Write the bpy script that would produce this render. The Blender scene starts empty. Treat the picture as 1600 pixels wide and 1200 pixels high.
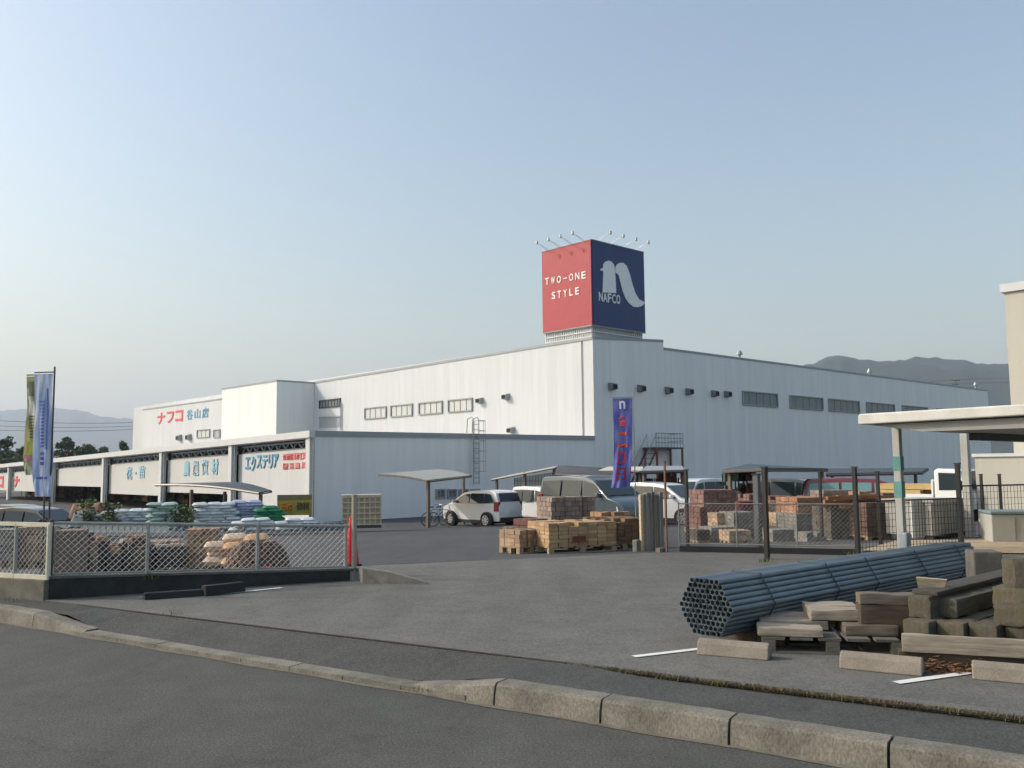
import bpy, bmesh, math, random
from mathutils import Vector, Matrix, noise
random.seed(7)
R_ = math.radians
scene = bpy.context.scene
COL = scene.collection

# ------------------------------------------------------------------ camera, sky, sun, exposure
FPX = 1400.0                       # focal length in pixels of a 1600 px wide frame
CAM_H = 1.5
PITCH = R_(5.3)
ROLL = R_(-0.55)
cam_d = bpy.data.cameras.new('camera')
cam_d.sensor_width = 36.0
cam_d.lens = 36.0 * FPX / 1600.0
cam_d.clip_start = 0.1
cam_d.clip_end = 30000
cam = bpy.data.objects.new('camera', cam_d)
COL.objects.link(cam)
CAM_M = Matrix.Rotation(math.pi / 2 + PITCH, 3, 'X') @ Matrix.Rotation(ROLL, 3, 'Z')
cam.matrix_world = Matrix.Translation((0, 0, CAM_H)) @ CAM_M.to_4x4()
scene.camera = cam
CAM_O = Vector((0, 0, CAM_H))

SUN_EL = R_(33)
SUN_DIR2 = Vector((-0.9976, 0.07)).normalized()      # horizontal direction towards the sun
w = bpy.data.worlds.new('World'); scene.world = w; w.use_nodes = True
nt = w.node_tree; nt.nodes.clear()
sky = nt.nodes.new('ShaderNodeTexSky'); sky.sky_type = 'NISHITA'; sky.sun_disc = False
sky.sun_elevation = SUN_EL
sky.sun_rotation = math.atan2(SUN_DIR2.x, SUN_DIR2.y)
sky.altitude = 0; sky.air_density = 1.5; sky.dust_density = 4.0; sky.ozone_density = 1.15
bg = nt.nodes.new('ShaderNodeBackground'); bg.inputs['Strength'].default_value = 0.15
out = nt.nodes.new('ShaderNodeOutputWorld')
nt.links.new(sky.outputs[0], bg.inputs[0]); nt.links.new(bg.outputs[0], out.inputs[0])
sun_d = bpy.data.lights.new('sun', 'SUN'); sun_d.energy = 2.0; sun_d.angle = R_(0.5)
sun_d.color = (1.0, 0.95, 0.88)
sun = bpy.data.objects.new('sun', sun_d); COL.objects.link(sun)
sd = Vector((SUN_DIR2.x * math.cos(SUN_EL), SUN_DIR2.y * math.cos(SUN_EL), math.sin(SUN_EL)))
sun.rotation_euler = sd.to_track_quat('Z', 'Y').to_euler()
sun.location = (-30, -20, 40)
scene.view_settings.view_transform = 'Standard'
scene.view_settings.look = 'None'
scene.view_settings.exposure = 0.36
scene.view_settings.gamma = 1.0
scene.cycles.max_bounces = 6
scene.cycles.volume_bounces = 1

# ------------------------------------------------------------------ helpers: pixels -> world
def ray(px, py):
    return CAM_M @ Vector(((px - 800) / FPX, (600 - py) / FPX, -1))
def at(px, py, Y):
    d = ray(px, py); return CAM_O + d * (Y / d.y)
def on_z(px, py, z=0.0):
    d = ray(px, py); return CAM_O + d * ((z - CAM_H) / d.z)
def gz(x, y):
    return -0.042 * min(max(y - 0.35 * x - 14.9, 0), 32)
def on_ground(px, py):
    d = ray(px, py); z = 0.0
    for _ in range(40):
        p = CAM_O + d * ((z - CAM_H) / d.z); z = 0.5 * z + 0.5 * gz(p.x, p.y)
    return Vector((p.x, p.y, gz(p.x, p.y)))
def gp(px, Y):
    """ground point in the image column px at forward distance Y"""
    d = ray(px, 735); x = d.x / d.y * Y
    return Vector((x, Y, gz(x, Y)))
Lv = Vector((-0.679, 0.734, 0)).normalized()     # receding left, along the sunlit fronts
Rv = Vector((0.734, 0.679, 0)).normalized()      # receding right, along the shaded fronts
Z = Vector((0, 0, 1))
class Plane:
    """vertical plane through P along dir; n = outward normal"""
    def __init__(s, P, d, n):
        s.P = Vector((P[0], P[1], 0)); s.d = d.normalized(); s.n = n.normalized()
    def hit(s, px, py):
        r = ray(px, py); t = (s.P - CAM_O).dot(s.n) / r.dot(s.n)
        q = CAM_O + r * t
        return (q - s.P).dot(s.d), q.z
    def pt(s, u, z, off=0.0):
        return s.P + s.d * u + s.n * off + Z * z
    def u(s, px, py=700): return s.hit(px, py)[0]

# ------------------------------------------------------------------ materials
def lin(c):
    c = c / 255.0
    return c / 12.92 if c <= 0.04045 else ((c + 0.055) / 1.055) ** 2.4
def rgb(r, g, b): return (lin(r), lin(g), lin(b), 1)
MATS = {}
def N(nt, t, **kw):
    n = nt.nodes.new(t)
    for k, v in kw.items(): setattr(n, k, v)
    return n
def M(name, c, rough=0.7, var=0.12, scale=6.0, bump=0.0, metal=0.0, stretch=None, rnd=0.0, spec=0.5, fine=0.0, coat=0.0, isl=0.0):
    if name in MATS: return MATS[name]
    m = bpy.data.materials.new(name); m.use_nodes = True; MATS[name] = m
    t = m.node_tree; b = t.nodes['Principled BSDF']
    b.inputs['Roughness'].default_value = rough; b.inputs['Metallic'].default_value = metal
    b.inputs['Specular IOR Level'].default_value = spec
    if coat: b.inputs['Coat Weight'].default_value = coat; b.inputs['Coat Roughness'].default_value = 0.06
    tc = N(t, 'ShaderNodeTexCoord'); mp = N(t, 'ShaderNodeMapping')
    if stretch: mp.inputs['Scale'].default_value = stretch
    t.links.new(tc.outputs['Object'], mp.inputs[0])
    no = N(t, 'ShaderNodeTexNoise'); no.inputs['Scale'].default_value = scale
    no.inputs['Detail'].default_value = 6; no.inputs['Roughness'].default_value = 0.65
    t.links.new(mp.outputs[0], no.inputs['Vector'])
    mr = N(t, 'ShaderNodeMapRange'); mr.inputs[1].default_value = 0.3; mr.inputs[2].default_value = 0.7
    mr.inputs[3].default_value = 1 - var; mr.inputs[4].default_value = 1 + var
    t.links.new(no.outputs[0], mr.inputs[0]); val = mr.outputs[0]
    if fine:
        n2 = N(t, 'ShaderNodeTexNoise'); n2.inputs['Scale'].default_value = scale * 25; n2.inputs['Detail'].default_value = 2
        t.links.new(mp.outputs[0], n2.inputs['Vector'])
        m2 = N(t, 'ShaderNodeMapRange'); m2.inputs[1].default_value = 0.3; m2.inputs[2].default_value = 0.7
        m2.inputs[3].default_value = 1 - fine; m2.inputs[4].default_value = 1 + fine
        t.links.new(n2.outputs[0], m2.inputs[0])
        mu = N(t, 'ShaderNodeMath', operation='MULTIPLY'); t.links.new(val, mu.inputs[0]); t.links.new(m2.outputs[0], mu.inputs[1]); val = mu.outputs[0]
    if rnd:
        oi = N(t, 'ShaderNodeObjectInfo'); m3 = N(t, 'ShaderNodeMapRange')
        m3.inputs[3].default_value = 1 - rnd; m3.inputs[4].default_value = 1 + rnd
        t.links.new(oi.outputs['Random'], m3.inputs[0])
        mu = N(t, 'ShaderNodeMath', operation='MULTIPLY'); t.links.new(val, mu.inputs[0]); t.links.new(m3.outputs[0], mu.inputs[1]); val = mu.outputs[0]
    if isl:
        ge = N(t, 'ShaderNodeNewGeometry'); m4 = N(t, 'ShaderNodeMapRange')
        m4.inputs[3].default_value = 1 - isl; m4.inputs[4].default_value = 1 + isl
        t.links.new(ge.outputs['Random Per Island'], m4.inputs[0])
        mu = N(t, 'ShaderNodeMath', operation='MULTIPLY'); t.links.new(val, mu.inputs[0]); t.links.new(m4.outputs[0], mu.inputs[1]); val = mu.outputs[0]
    hs = N(t, 'ShaderNodeVectorMath', operation='SCALE'); hs.inputs[0].default_value = c[:3]
    t.links.new(val, hs.inputs['Scale']); t.links.new(hs.outputs[0], b.inputs['Base Color'])
    if bump:
        bp = N(t, 'ShaderNodeBump'); bp.inputs['Strength'].default_value = bump; bp.inputs['Distance'].default_value = 0.02
        t.links.new(no.outputs[0], bp.inputs['Height']); t.links.new(bp.outputs[0], b.inputs['Normal'])
    return m

def asphalt(name, c1, c2, speck=0.35, patch=0.6, crack=True):
    """aggregate speckle, worn patches, thin cracks"""
    m = bpy.data.materials.new(name); m.use_nodes = True; MATS[name] = m
    t = m.node_tree; b = t.nodes['Principled BSDF']; b.inputs['Roughness'].default_value = 0.9
    b.inputs['Specular IOR Level'].default_value = 0.25
    tc = N(t, 'ShaderNodeTexCoord')
    def nz(s, d=4, r=0.6, vec=None):
        n = N(t, 'ShaderNodeTexNoise'); n.inputs['Scale'].default_value = s; n.inputs['Detail'].default_value = d
        n.inputs['Roughness'].default_value = r; t.links.new(vec or tc.outputs['Object'], n.inputs['Vector']); return n.outputs[0]
    def mrange(x, a, b_, c, d):
        n = N(t, 'ShaderNodeMapRange'); t.links.new(x, n.inputs[0])
        for i, v in enumerate((a, b_, c, d)): n.inputs[i + 1].default_value = v
        return n.outputs[0]
    def mul(a, b_):
        n = N(t, 'ShaderNodeMath', operation='MULTIPLY'); t.links.new(a, n.inputs[0]); t.links.new(b_, n.inputs[1]); return n.outputs[0]
    big = mrange(nz(0.22, 6, 0.6), 0.35, 0.65, 0, 1)
    mid = mul(mrange(nz(2.2, 6, 0.7), 0.3, 0.7, 0.86, 1.14), mul(mrange(nz(26, 4, 0.75), 0.3, 0.7, 0.88, 1.12), mrange(nz(58, 1, 0.5), 0.34, 0.66, 0.82, 1.18)))
    fine = mrange(nz(70, 2, 0.8), 0.3, 0.7, 1 - speck, 1 + speck)
    fine2 = mrange(nz(190, 1, 0.5), 0.35, 0.65, 1 - speck * 0.7, 1 + speck * 0.7)
    mix = N(t, 'ShaderNodeMix', data_type='RGBA'); mix.inputs[6].default_value = c1; mix.inputs[7].default_value = c2
    t.links.new(big, mix.inputs[0])
    v = mul(mul(mid, fine), fine2)
    mp = N(t, 'ShaderNodeMapping'); mp.inputs['Rotation'].default_value = (0, 0, R_(28)); mp.inputs['Scale'].default_value = (1.7, .12, 1); t.links.new(tc.outputs['Object'], mp.inputs[0])
    v = mul(v, mrange(nz(1.0, 5, 0.6, mp.outputs[0]), 0.35, 0.65, 0.91, 1.06))          # worn wheel tracks
    v = mul(v, mrange(nz(1.1, 3, 0.55), 0.66, 0.74, 1.0, 0.82))                           # oil stains
    v = mul(v, mrange(nz(9, 5, 0.8), 0.64, 0.72, 1.0, 1.16))                              # pale grit
    if crack:
        vo = N(t, 'ShaderNodeTexVoronoi', feature='DISTANCE_TO_EDGE'); vo.inputs['Scale'].default_value = 0.33
        wv = N(t, 'ShaderNodeVectorMath', operation='ADD'); sc = N(t, 'ShaderNodeVectorMath', operation='SCALE'); sc.inputs['Scale'].default_value = 1.1
        n3 = N(t, 'ShaderNodeTexNoise'); n3.inputs['Scale'].default_value = 1.6; n3.inputs['Detail'].default_value = 6
        t.links.new(tc.outputs['Object'], n3.inputs['Vector']); t.links.new(n3.outputs['Color'], sc.inputs[0])
        t.links.new(tc.outputs['Object'], wv.inputs[0]); t.links.new(sc.outputs[0], wv.inputs[1]); t.links.new(wv.outputs[0], vo.inputs['Vector'])
        v = mul(v, mrange(vo.outputs['Distance'], 0.0, 0.010, 0.85, 1.0))
    hs = N(t, 'ShaderNodeVectorMath', operation='SCALE'); t.links.new(mix.outputs[2], hs.inputs[0]); t.links.new(v, hs.inputs['Scale'])
    t.links.new(hs.outputs[0], b.inputs['Base Color'])
    bp = N(t, 'ShaderNodeBump'); bp.inputs['Strength'].default_value = 0.35; bp.inputs['Distance'].default_value = 0.008
    t.links.new(fine, bp.inputs['Height']); t.links.new(bp.outputs[0], b.inputs['Normal'])
    return m

def cladding(name, c, pitch=0.9, seam=0.88, rib=0.0, rough=0.55, hseam=0.0):
    """metal wall panels: upright seams along L+R, rain streaks"""
    m = bpy.data.materials.new(name); m.use_nodes = True; MATS[name] = m
    t = m.node_tree; b = t.nodes['Principled BSDF']; b.inputs['Roughness'].default_value = rough
    tc = N(t, 'ShaderNodeTexCoord')
    dt = N(t, 'ShaderNodeVectorMath', operation='DOT_PRODUCT'); dt.inputs[1].default_value = Lv + Rv
    t.links.new(tc.outputs['Object'], dt.inputs[0])
    def math_(op, a, bb=None):
        n = N(t, 'ShaderNodeMath', operation=op)
        for i, v in enumerate((a, bb)):
            if v is None: continue
            if isinstance(v, (int, float)): n.inputs[i].default_value = v
            else: t.links.new(v, n.inputs[i])
        return n.outputs[0]
    fr = math_('FRACT', math_('DIVIDE', dt.outputs['Value'], pitch))
    line = math_('LESS_THAN', fr, 0.045)
    v = math_('SUBTRACT', 1.0, math_('MULTIPLY', line, 1 - seam))
    # panel to panel tone
    fl = math_('FLOOR', math_('DIVIDE', dt.outputs['Value'], pitch))
    wn = N(t, 'ShaderNodeTexWhiteNoise', noise_dimensions='1D'); t.links.new(fl, wn.inputs['W'])
    v = math_('MULTIPLY', v, math_('ADD', 0.97, math_('MULTIPLY', wn.outputs['Value'], 0.05)))
    if hseam:
        sep = N(t, 'ShaderNodeSeparateXYZ'); t.links.new(tc.outputs['Object'], sep.inputs[0])
        hl = math_('LESS_THAN', math_('FRACT', math_('DIVIDE', sep.outputs[2], hseam)), 0.02)
        v = math_('MULTIPLY', v, math_('SUBTRACT', 1.0, math_('MULTIPLY', hl, 0.05)))
    mp = N(t, 'ShaderNodeMapping'); mp.inputs['Scale'].default_value = (1.4, 1.4, 0.12)
    t.links.new(tc.outputs['Object'], mp.inputs[0])
    no = N(t, 'ShaderNodeTexNoise'); no.inputs['Scale'].default_value = 1.5; no.inputs['Detail'].default_value = 7; no.inputs['Roughness'].default_value = 0.65
    t.links.new(mp.outputs[0], no.inputs['Vector'])
    mr = N(t, 'ShaderNodeMapRange'); mr.inputs[1].default_value = 0.3; mr.inputs[2].default_value = 0.7; mr.inputs[3].default_value = 0.93; mr.inputs[4].default_value = 1.03
    t.links.new(no.outputs[0], mr.inputs[0])
    v = math_('MULTIPLY', v, mr.outputs[0])
    hs = N(t, 'ShaderNodeVectorMath', operation='SCALE'); hs.inputs[0].default_value = c[:3]
    t.links.new(v, hs.inputs['Scale']); t.links.new(hs.outputs[0], b.inputs['Base Color'])
    bp = N(t, 'ShaderNodeBump'); bp.inputs['Strength'].default_value = 0.4; bp.inputs['Distance'].default_value = 0.02
    hgt = math_('SUBTRACT', 0.0, line)
    if rib:
        hgt = math_('ADD', hgt, math_('SINE', math_('MULTIPLY', dt.outputs['Value'], 6.283 / rib)))
    t.links.new(hgt, bp.inputs['Height']); t.links.new(bp.outputs[0], b.inputs['Normal'])
    return m

def wood(name, c, dark=0.5, rough=0.85, rnd=0.15, moss=None):
    """grain runs along local X"""
    m = bpy.data.materials.new(name); m.use_nodes = True; MATS[name] = m
    t = m.node_tree; b = t.nodes['Principled BSDF']; b.inputs['Roughness'].default_value = rough
    tc = N(t, 'ShaderNodeTexCoord'); mp = N(t, 'ShaderNodeMapping'); mp.inputs['Scale'].default_value = (0.7, 9, 9)
    t.links.new(tc.outputs['Object'], mp.inputs[0])
    no = N(t, 'ShaderNodeTexNoise'); no.inputs['Scale'].default_value = 4; no.inputs['Detail'].default_value = 8; no.inputs['Roughness'].default_value = 0.7
    t.links.new(mp.outputs[0], no.inputs['Vector'])
    cr = N(t, 'ShaderNodeValToRGB'); cr.color_ramp.elements[0].position = 0.3; cr.color_ramp.elements[1].position = 0.68
    cr.color_ramp.elements[0].color = (c[0] * dark, c[1] * dark, c[2] * dark, 1); cr.color_ramp.elements[1].color = (c[0] * 1.2, c[1] * 1.2, c[2] * 1.2, 1)
    t.links.new(no.outputs[0], cr.inputs[0]); colr = cr.outputs[0]
    if moss:
        n2 = N(t, 'ShaderNodeTexNoise'); n2.inputs['Scale'].default_value = 5; n2.inputs['Detail'].default_value = 5
        t.links.new(tc.outputs['Object'], n2.inputs['Vector'])
        mr = N(t, 'ShaderNodeMapRange'); mr.inputs[1].default_value = 0.48; mr.inputs[2].default_value = 0.66; t.links.new(n2.outputs[0], mr.inputs[0])
        mx = N(t, 'ShaderNodeMix', data_type='RGBA'); t.links.new(mr.outputs[0], mx.inputs[0]); t.links.new(colr, mx.inputs[6]); mx.inputs[7].default_value = moss
        colr = mx.outputs[2]
    oi = N(t, 'ShaderNodeObjectInfo'); m3 = N(t, 'ShaderNodeMapRange'); m3.inputs[3].default_value = 1 - rnd; m3.inputs[4].default_value = 1 + rnd
    t.links.new(oi.outputs['Random'], m3.inputs[0])
    hs = N(t, 'ShaderNodeVectorMath', operation='SCALE'); t.links.new(colr, hs.inputs[0]); t.links.new(m3.outputs[0], hs.inputs['Scale'])
    t.links.new(hs.outputs[0], b.inputs['Base Color'])
    bp = N(t, 'ShaderNodeBump'); bp.inputs['Strength'].default_value = 0.5; bp.inputs['Distance'].default_value = 0.01
    t.links.new(no.outputs[0], bp.inputs['Height']); t.links.new(bp.outputs[0], b.inputs['Normal'])
    return m

def glass(name, c=(0.02, 0.03, 0.035, 1), rough=0.06):
    m = bpy.data.materials.new(name); m.use_nodes = True; MATS[name] = m
    b = m.node_tree.nodes['Principled BSDF']; b.inputs['Base Color'].default_value = c
    b.inputs['Roughness'].default_value = rough; b.inputs['Specular IOR Level'].default_value = 0.32
    return m

# ------------------------------------------------------------------ mesh builder
class MB:
    def __init__(s): s.v = []; s.f = []
    def add(s, vs, fs):
        o = len(s.v); s.v += [Vector(p) for p in vs]; s.f += [[o + i for i in f] for f in fs]; return s
    def obox(s, o, a, b, c):
        """box from corner o with edge vectors a, b, c"""
        o, a, b, c = map(Vector, (o, a, b, c))
        if a.cross(b).dot(c) < 0: a, b = b, a
        vs = [o, o + a, o + a + b, o + b, o + c, o + a + c, o + a + b + c, o + b + c]
        return s.add(vs, [(0, 3, 2, 1), (4, 5, 6, 7), (0, 1, 5, 4), (1, 2, 6, 5), (2, 3, 7, 6), (3, 0, 4, 7)])
    def box(s, c, size, d=None):
        """axis box centred at c; d = horizontal direction of its first axis"""
        c = Vector(c); d = Vector(d or (1, 0, 0)).normalized(); e = Vector((-d.y, d.x, 0))
        a, b, h = d * size[0], e * size[1], Z * size[2]
        return s.obox(c - a / 2 - b / 2 - h / 2, a, b, h)
    def tube(s, p, q, r, n=6, cap=True, r2=None):
        p, q = Vector(p), Vector(q); d = (q - p)
        if d.length < 1e-6: return s
        d.normalize(); a = d.orthogonal().normalized(); b = d.cross(a)
        r2 = r if r2 is None else r2; vs = []
        for i in range(n):
            t = 2 * math.pi * i / n; o = a * math.cos(t) + b * math.sin(t)
            vs += [p + o * r, q + o * r2]
        fs = [(2 * i, 2 * ((i + 1) % n), 2 * ((i + 1) % n) + 1, 2 * i + 1) for i in range(n)]
        if cap: fs += [tuple(2 * i for i in reversed(range(n))), tuple(2 * i + 1 for i in range(n))]
        return s.add(vs, fs)
    def path(s, pts, r, n=6):
        for a, b in zip(pts, pts[1:]): s.tube(a, b, r, n)
        return s
    def prism(s, poly, ext):
        poly = [Vector(p) for p in poly]; ext = Vector(ext); n = len(poly)
        nn = Vector((0, 0, 0))
        for i in range(n): nn += poly[i].cross(poly[(i + 1) % n])
        if nn.dot(ext) < 0: poly.reverse()
        vs = poly + [p + ext for p in poly]
        fs = [tuple(reversed(range(n))), tuple(range(n, 2 * n))]
        fs += [(i, (i + 1) % n, n + (i + 1) % n, n + i) for i in range(n)]
        return s.add(vs, fs)
    def quad(s, a, b, c, d): return s.add([a, b, c, d], [(0, 1, 2, 3)])
    def grid(s, fn, nu, nv):
        vs = [fn(i / nu, j / nv) for j in range(nv + 1) for i in range(nu + 1)]
        fs = [(j * (nu + 1) + i, j * (nu + 1) + i + 1, (j + 1) * (nu + 1) + i + 1, (j + 1) * (nu + 1) + i) for j in range(nv) for i in range(nu)]
        return s.add(vs, fs)
    def build(s, name, mat, parent=None, world=True, bevel=0.0, seg=2, smooth=False, angle=35, solid=0.0):
        off = Vector((0, 0, 0)); loc = Vector((0, 0, 0))
        if world:
            if parent:
                p = parent
                while p: off += p.location; p = p.parent
            else:
                xs = [v.x for v in s.v]; ys = [v.y for v in s.v]; zs = [v.z for v in s.v]
                loc = Vector(((min(xs) + max(xs)) / 2, (min(ys) + max(ys)) / 2, min(zs))); off = loc
        me = bpy.data.meshes.new(name)
        me.from_pydata([tuple(v - off) for v in s.v], [], s.f); me.update()
        me.materials.append(mat)
        if smooth:
            for p in me.polygons: p.use_smooth = True
            me.set_sharp_from_angle(angle=R_(angle))
        o = bpy.data.objects.new(name, me); COL.objects.link(o)
        if parent: o.parent = parent
        o.location = loc
        if solid:
            md = o.modifiers.new('solid', 'SOLIDIFY'); md.thickness = solid; md.offset = 0
        if bevel:
            md = o.modifiers.new('bevel', 'BEVEL'); md.width = bevel; md.segments = seg; md.limit_method = 'ANGLE'; md.angle_limit = R_(30)
        return o

def tag(o, label, cat, group=None):
    o['label'] = label; o['category'] = cat
    if group: o['group'] = group
    return o
def thing(name, label, cat, loc, rz=0.0, group=None):
    o = bpy.data.objects.new(name, None); COL.objects.link(o); o.empty_display_size = 0.2
    o.location = loc; o.rotation_euler = (0, 0, rz)
    return tag(o, label, cat, group)
def struct(o, label=None):
    o['kind'] = 'structure'
    if label: o['label'] = label
    return o
def stuff(o, label=None, cat=None):
    o['kind'] = 'stuff'
    if label: o['label'] = label
    if cat: o['category'] = cat
    return o
def dup(root, loc, rz=0.0, label=None, group=None, scale=None):
    def cp(o, parent):
        c = o.copy(); COL.objects.link(c); c.parent = parent
        for ch in list(o.children): cp(ch, c)
        return c
    r = cp(root, None); r.location = loc; r.rotation_euler = (0, 0, rz)
    if label: r['label'] = label
    if group: r['group'] = group
    if scale: r.scale = scale
    return r
_font = None
def text_mesh(s, size, extrude=0.0, bold=0.0, spacing=1.0):
    """returns (verts, faces) of a text laid in XY, centred"""
    cu = bpy.data.curves.new('t', 'FONT'); cu.body = s; cu.size = size; cu.align_x = 'CENTER'; cu.align_y = 'CENTER'
    cu.extrude = extrude; cu.offset = bold; cu.space_character = spacing; cu.resolution_u = 5
    o = bpy.data.objects.new('t', cu); COL.objects.link(o)
    dg = bpy.context.evaluated_depsgraph_get(); dg.update()
    me = bpy.data.meshes.new_from_object(o.evaluated_get(dg))
    vs = [v.co.copy() for v in me.vertices]; fs = [tuple(p.vertices) for p in me.polygons]
    bpy.data.objects.remove(o); bpy.data.curves.remove(cu); bpy.data.meshes.remove(me)
    if vs:
        cx = (min(v.x for v in vs) + max(v.x for v in vs)) / 2; cy = (min(v.y for v in vs) + max(v.y for v in vs)) / 2
        vs = [Vector((v.x - cx, v.y - cy, v.z)) for v in vs]
    return vs, fs
def wall_text(s, pl, u0, u1, z0, z1, mat, parent, name='lettering', bold=0.0, off=0.02, flip=True, slant=0.0):
    """text fitted into the rectangle u0..u1 x z0..z1 of a wall plane; flip: reading runs against pl.d"""
    vs, fs = text_mesh(s, 1.0, 0.03, bold)
    w_ = max(v.x for v in vs) - min(v.x for v in vs); h_ = max(v.y for v in vs) - min(v.y for v in vs)
    sx = abs(u1 - u0) / w_; sy = (z1 - z0) / h_
    cu, cz = (u0 + u1) / 2, (z0 + z1) / 2
    mb = MB(); sg = -1 if flip else 1
    mb.add([pl.pt(cu + sg * v.x * sx, cz + v.y * sy + slant * v.x * sx, off + v.z) for v in vs], fs)
    return mb.build(name, mat, parent)
# ------------------------------------------------------------------ ground, road, kerbs
def fit(pts):
    n = len(pts); mx = sum(p.x for p in pts) / n; my = sum(p.y for p in pts) / n
    sxx = sum((p.x - mx) ** 2 for p in pts); sxy = sum((p.x - mx) * (p.y - my) for p in pts)
    b = sxy / sxx
    return Vector((mx, my, 0)), Vector((1, b, 0)).normalized()
K0, KD = fit([on_z(a, b, -0.15) for a, b in ((0, 970), (115, 991), (400, 1043), (650, 1083), (772, 1104), (937, 1129), (1136, 1164), (1382, 1203))])
KN = Vector((-KD.y, KD.x, 0))                          # towards the lot
if KN.y < 0: KN = -KN
I0, ID = fit([on_z(a, b, 0.0) for a, b in ((250, 958), (500, 992), (676, 1012), (875, 1027), (1000, 1049), (1319, 1089), (1600, 1119))])
print('kerb', K0, KD, 'inner', I0, ID)
def kpx(px, line=0):
    """distance along the kerb line (0) or inner line (1) seen in image column px"""
    P, D = (K0, KD) if line == 0 else (I0, ID)
    r = ray(px, 1050); r = Vector((r.x, r.y, 0))
    # P + D s = r t
    den = D.x * r.y - D.y * r.x
    return -(P.x * r.y - P.y * r.x) / den
def kp(s, off=0.0, z=0.0): return K0 + KD * s + KN * off + Z * z
ASPH_ROAD = asphalt('road_asphalt', rgb(78, 79, 76), rgb(87, 87, 83), 0.42)
ASPH_WALK = asphalt('walk_asphalt', rgb(72, 73, 72), rgb(81, 81, 78), 0.4)
ASPH_LOT = asphalt('driveway_asphalt', rgb(98, 98, 94), rgb(109, 108, 103), 0.2)
ASPH_DARK = asphalt('car_park_asphalt', rgb(76, 77, 79), rgb(84, 84, 85), 0.16, crack=False)
CONC = M('kerb_concrete', rgb(113, 109, 99), 0.9, 0.42, 3.2, 0.6, fine=0.3, stretch=(1, 1, .6))
CONC_D = M('grey_concrete', rgb(128, 124, 114), 0.9, 0.25, 5, 0.5, fine=0.2)
PAINT = M('line_paint', rgb(222, 222, 216), 0.8, 0.12, 18, fine=0.2)

struct(MB().add([(-7600, -500, -1.75), (7600, -500, -1.75), (7600, 7600, -1.75), (-7600, 7600, -1.75)], [(0, 1, 2, 3)])
       .build('terrain', M('far_ground', rgb(104, 112, 88), 0.95, 0.3, 0.02, stretch=(1, 1, 1))))
mb = MB()
mb.grid(lambda u, v: kp(-160 + 320 * u, 0.02 - 14.0 * v, -0.15), 64, 6)
struct(mb.build('road', ASPH_ROAD))
s130, s650 = kpx(128), kpx(640)
def rise(s):                     # 1 where the kerb stands raised, 0 across the dropped driveway crossing
    if s < s130: return min(1, (s130 - s) / 0.5)
    if s > s650: return min(1, (s - s650) / 0.6)
    return 0.0
def inner_at(s):
    """point of the inner pavement line opposite kerb station s"""
    P = kp(s); den = KN.x * ID.y - KN.y * ID.x; d = I0 - P
    t = (d.x * ID.y - d.y * ID.x) / den
    return P + KN * t
mb = MB(); NS = 500
def walk(u, v):
    s = -60 + 110 * u; a = kp(s, 0.15); b = inner_at(s)
    p = a.lerp(b, v); za = -0.118 + 0.11 * rise(s); zb = -0.006 - 0.03 * min(1, max(0, (s - kpx(870)) / 0.6 + .3))
    p.z = za + (zb - za) * v
    return p
mb.grid(walk, NS, 4)
struct(mb.build('pavement', ASPH_WALK))
# raised kerb stones and the flush channel stones of the crossing
jl = [s650] + [kpx(p) for p in (772, 937, 1136, 1382)]
step = jl[-1] - jl[-2]
while jl[-1] < 9: jl.append(jl[-1] + step)
jr = [s130]
while jr[-1] > -14: jr.append(jr[-1] - 0.95)
def kerb_stone(s0, s1, h0, h1, label, seed):
    rnd = random.Random(seed); g = 0.008
    mb = MB(); n = 10
    def sec(s, h):
        j = rnd.uniform(-0.003, 0.003)
        return [kp(s, -0.012 + j, -0.2), kp(s, 0.0 + j, -0.15 + h * 0.5), kp(s, 0.015 + j, -0.15 + h - 0.018), kp(s, 0.035 + j, -0.15 + h),
                kp(s, 0.165, -0.15 + h + 0.003), kp(s, 0.165, -0.2)]
    vs = []; fs = []
    for i in range(n + 1):
        t = i / n; vs += sec(s0 + g + (s1 - s0 - 2 * g) * t, h0 + (h1 - h0) * t + rnd.uniform(-.002, .002))
    for i in range(n):
        for k in range(6):
            a = i * 6 + k; b = i * 6 + (k + 1) % 6
            fs.append((a, b, b + 6, a + 6))
    fs += [tuple(range(6)), tuple(reversed(range(n * 6, n * 6 + 6)))]
    mb.add(vs, fs)
    o = mb.build('kerb_stone', CONC, smooth=True, angle=25)
    bm = bmesh.new(); bm.from_mesh(o.data); bmesh.ops.recalc_face_normals(bm, faces=bm.faces); bm.to_mesh(o.data); bm.free()
    return tag(o, label, 'kerb stone', 'raised kerb stones along the road')
ordn = ['tapered concrete kerb stone with grass at its low end, beside the driveway mouth', 'concrete kerb stone next to the tapered one, with a cracked right joint',
        'third concrete kerb stone right of the driveway, along the road edge', 'long concrete kerb stone in front of the wheel stops', 'concrete kerb stone with a small dark drain hole in its face']
kerb_drain = None
for i, (a, b) in enumerate(zip(jl, jl[1:])):
    if a > 5.5: break
    o = kerb_stone(a, b, 0.04 if i == 0 else 0.15, 0.15, ordn[min(i, 4)] if i < 5 else 'concrete kerb stone past the drain hole at the photo edge', i)
    if i == 4: kerb_drain = (o, a)
if kerb_drain:
    o, a = kerb_drain
    sx = kpx(1500); MB().obox(kp(sx - 0.06, -0.016, -0.145), KD * 0.13, KN * 0.04, Z * 0.05).build('drain_hole', M('black_gap', (0.006, 0.006, 0.006, 1), 1, 0), o)
ordl = ['tapered end kerb stone left of the driveway mouth', 'concrete kerb stone behind the tapered left end, below the pale fence', 'weathered kerb stone at the left photo edge']
for i, (a, b) in enumerate(zip(jr, jr[1:])):
    if i > 3: break
    kerb_stone(b, a, 0.15, 0.05 if i == 0 else 0.15, ordl[min(i, 2)], 50 + i)
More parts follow.
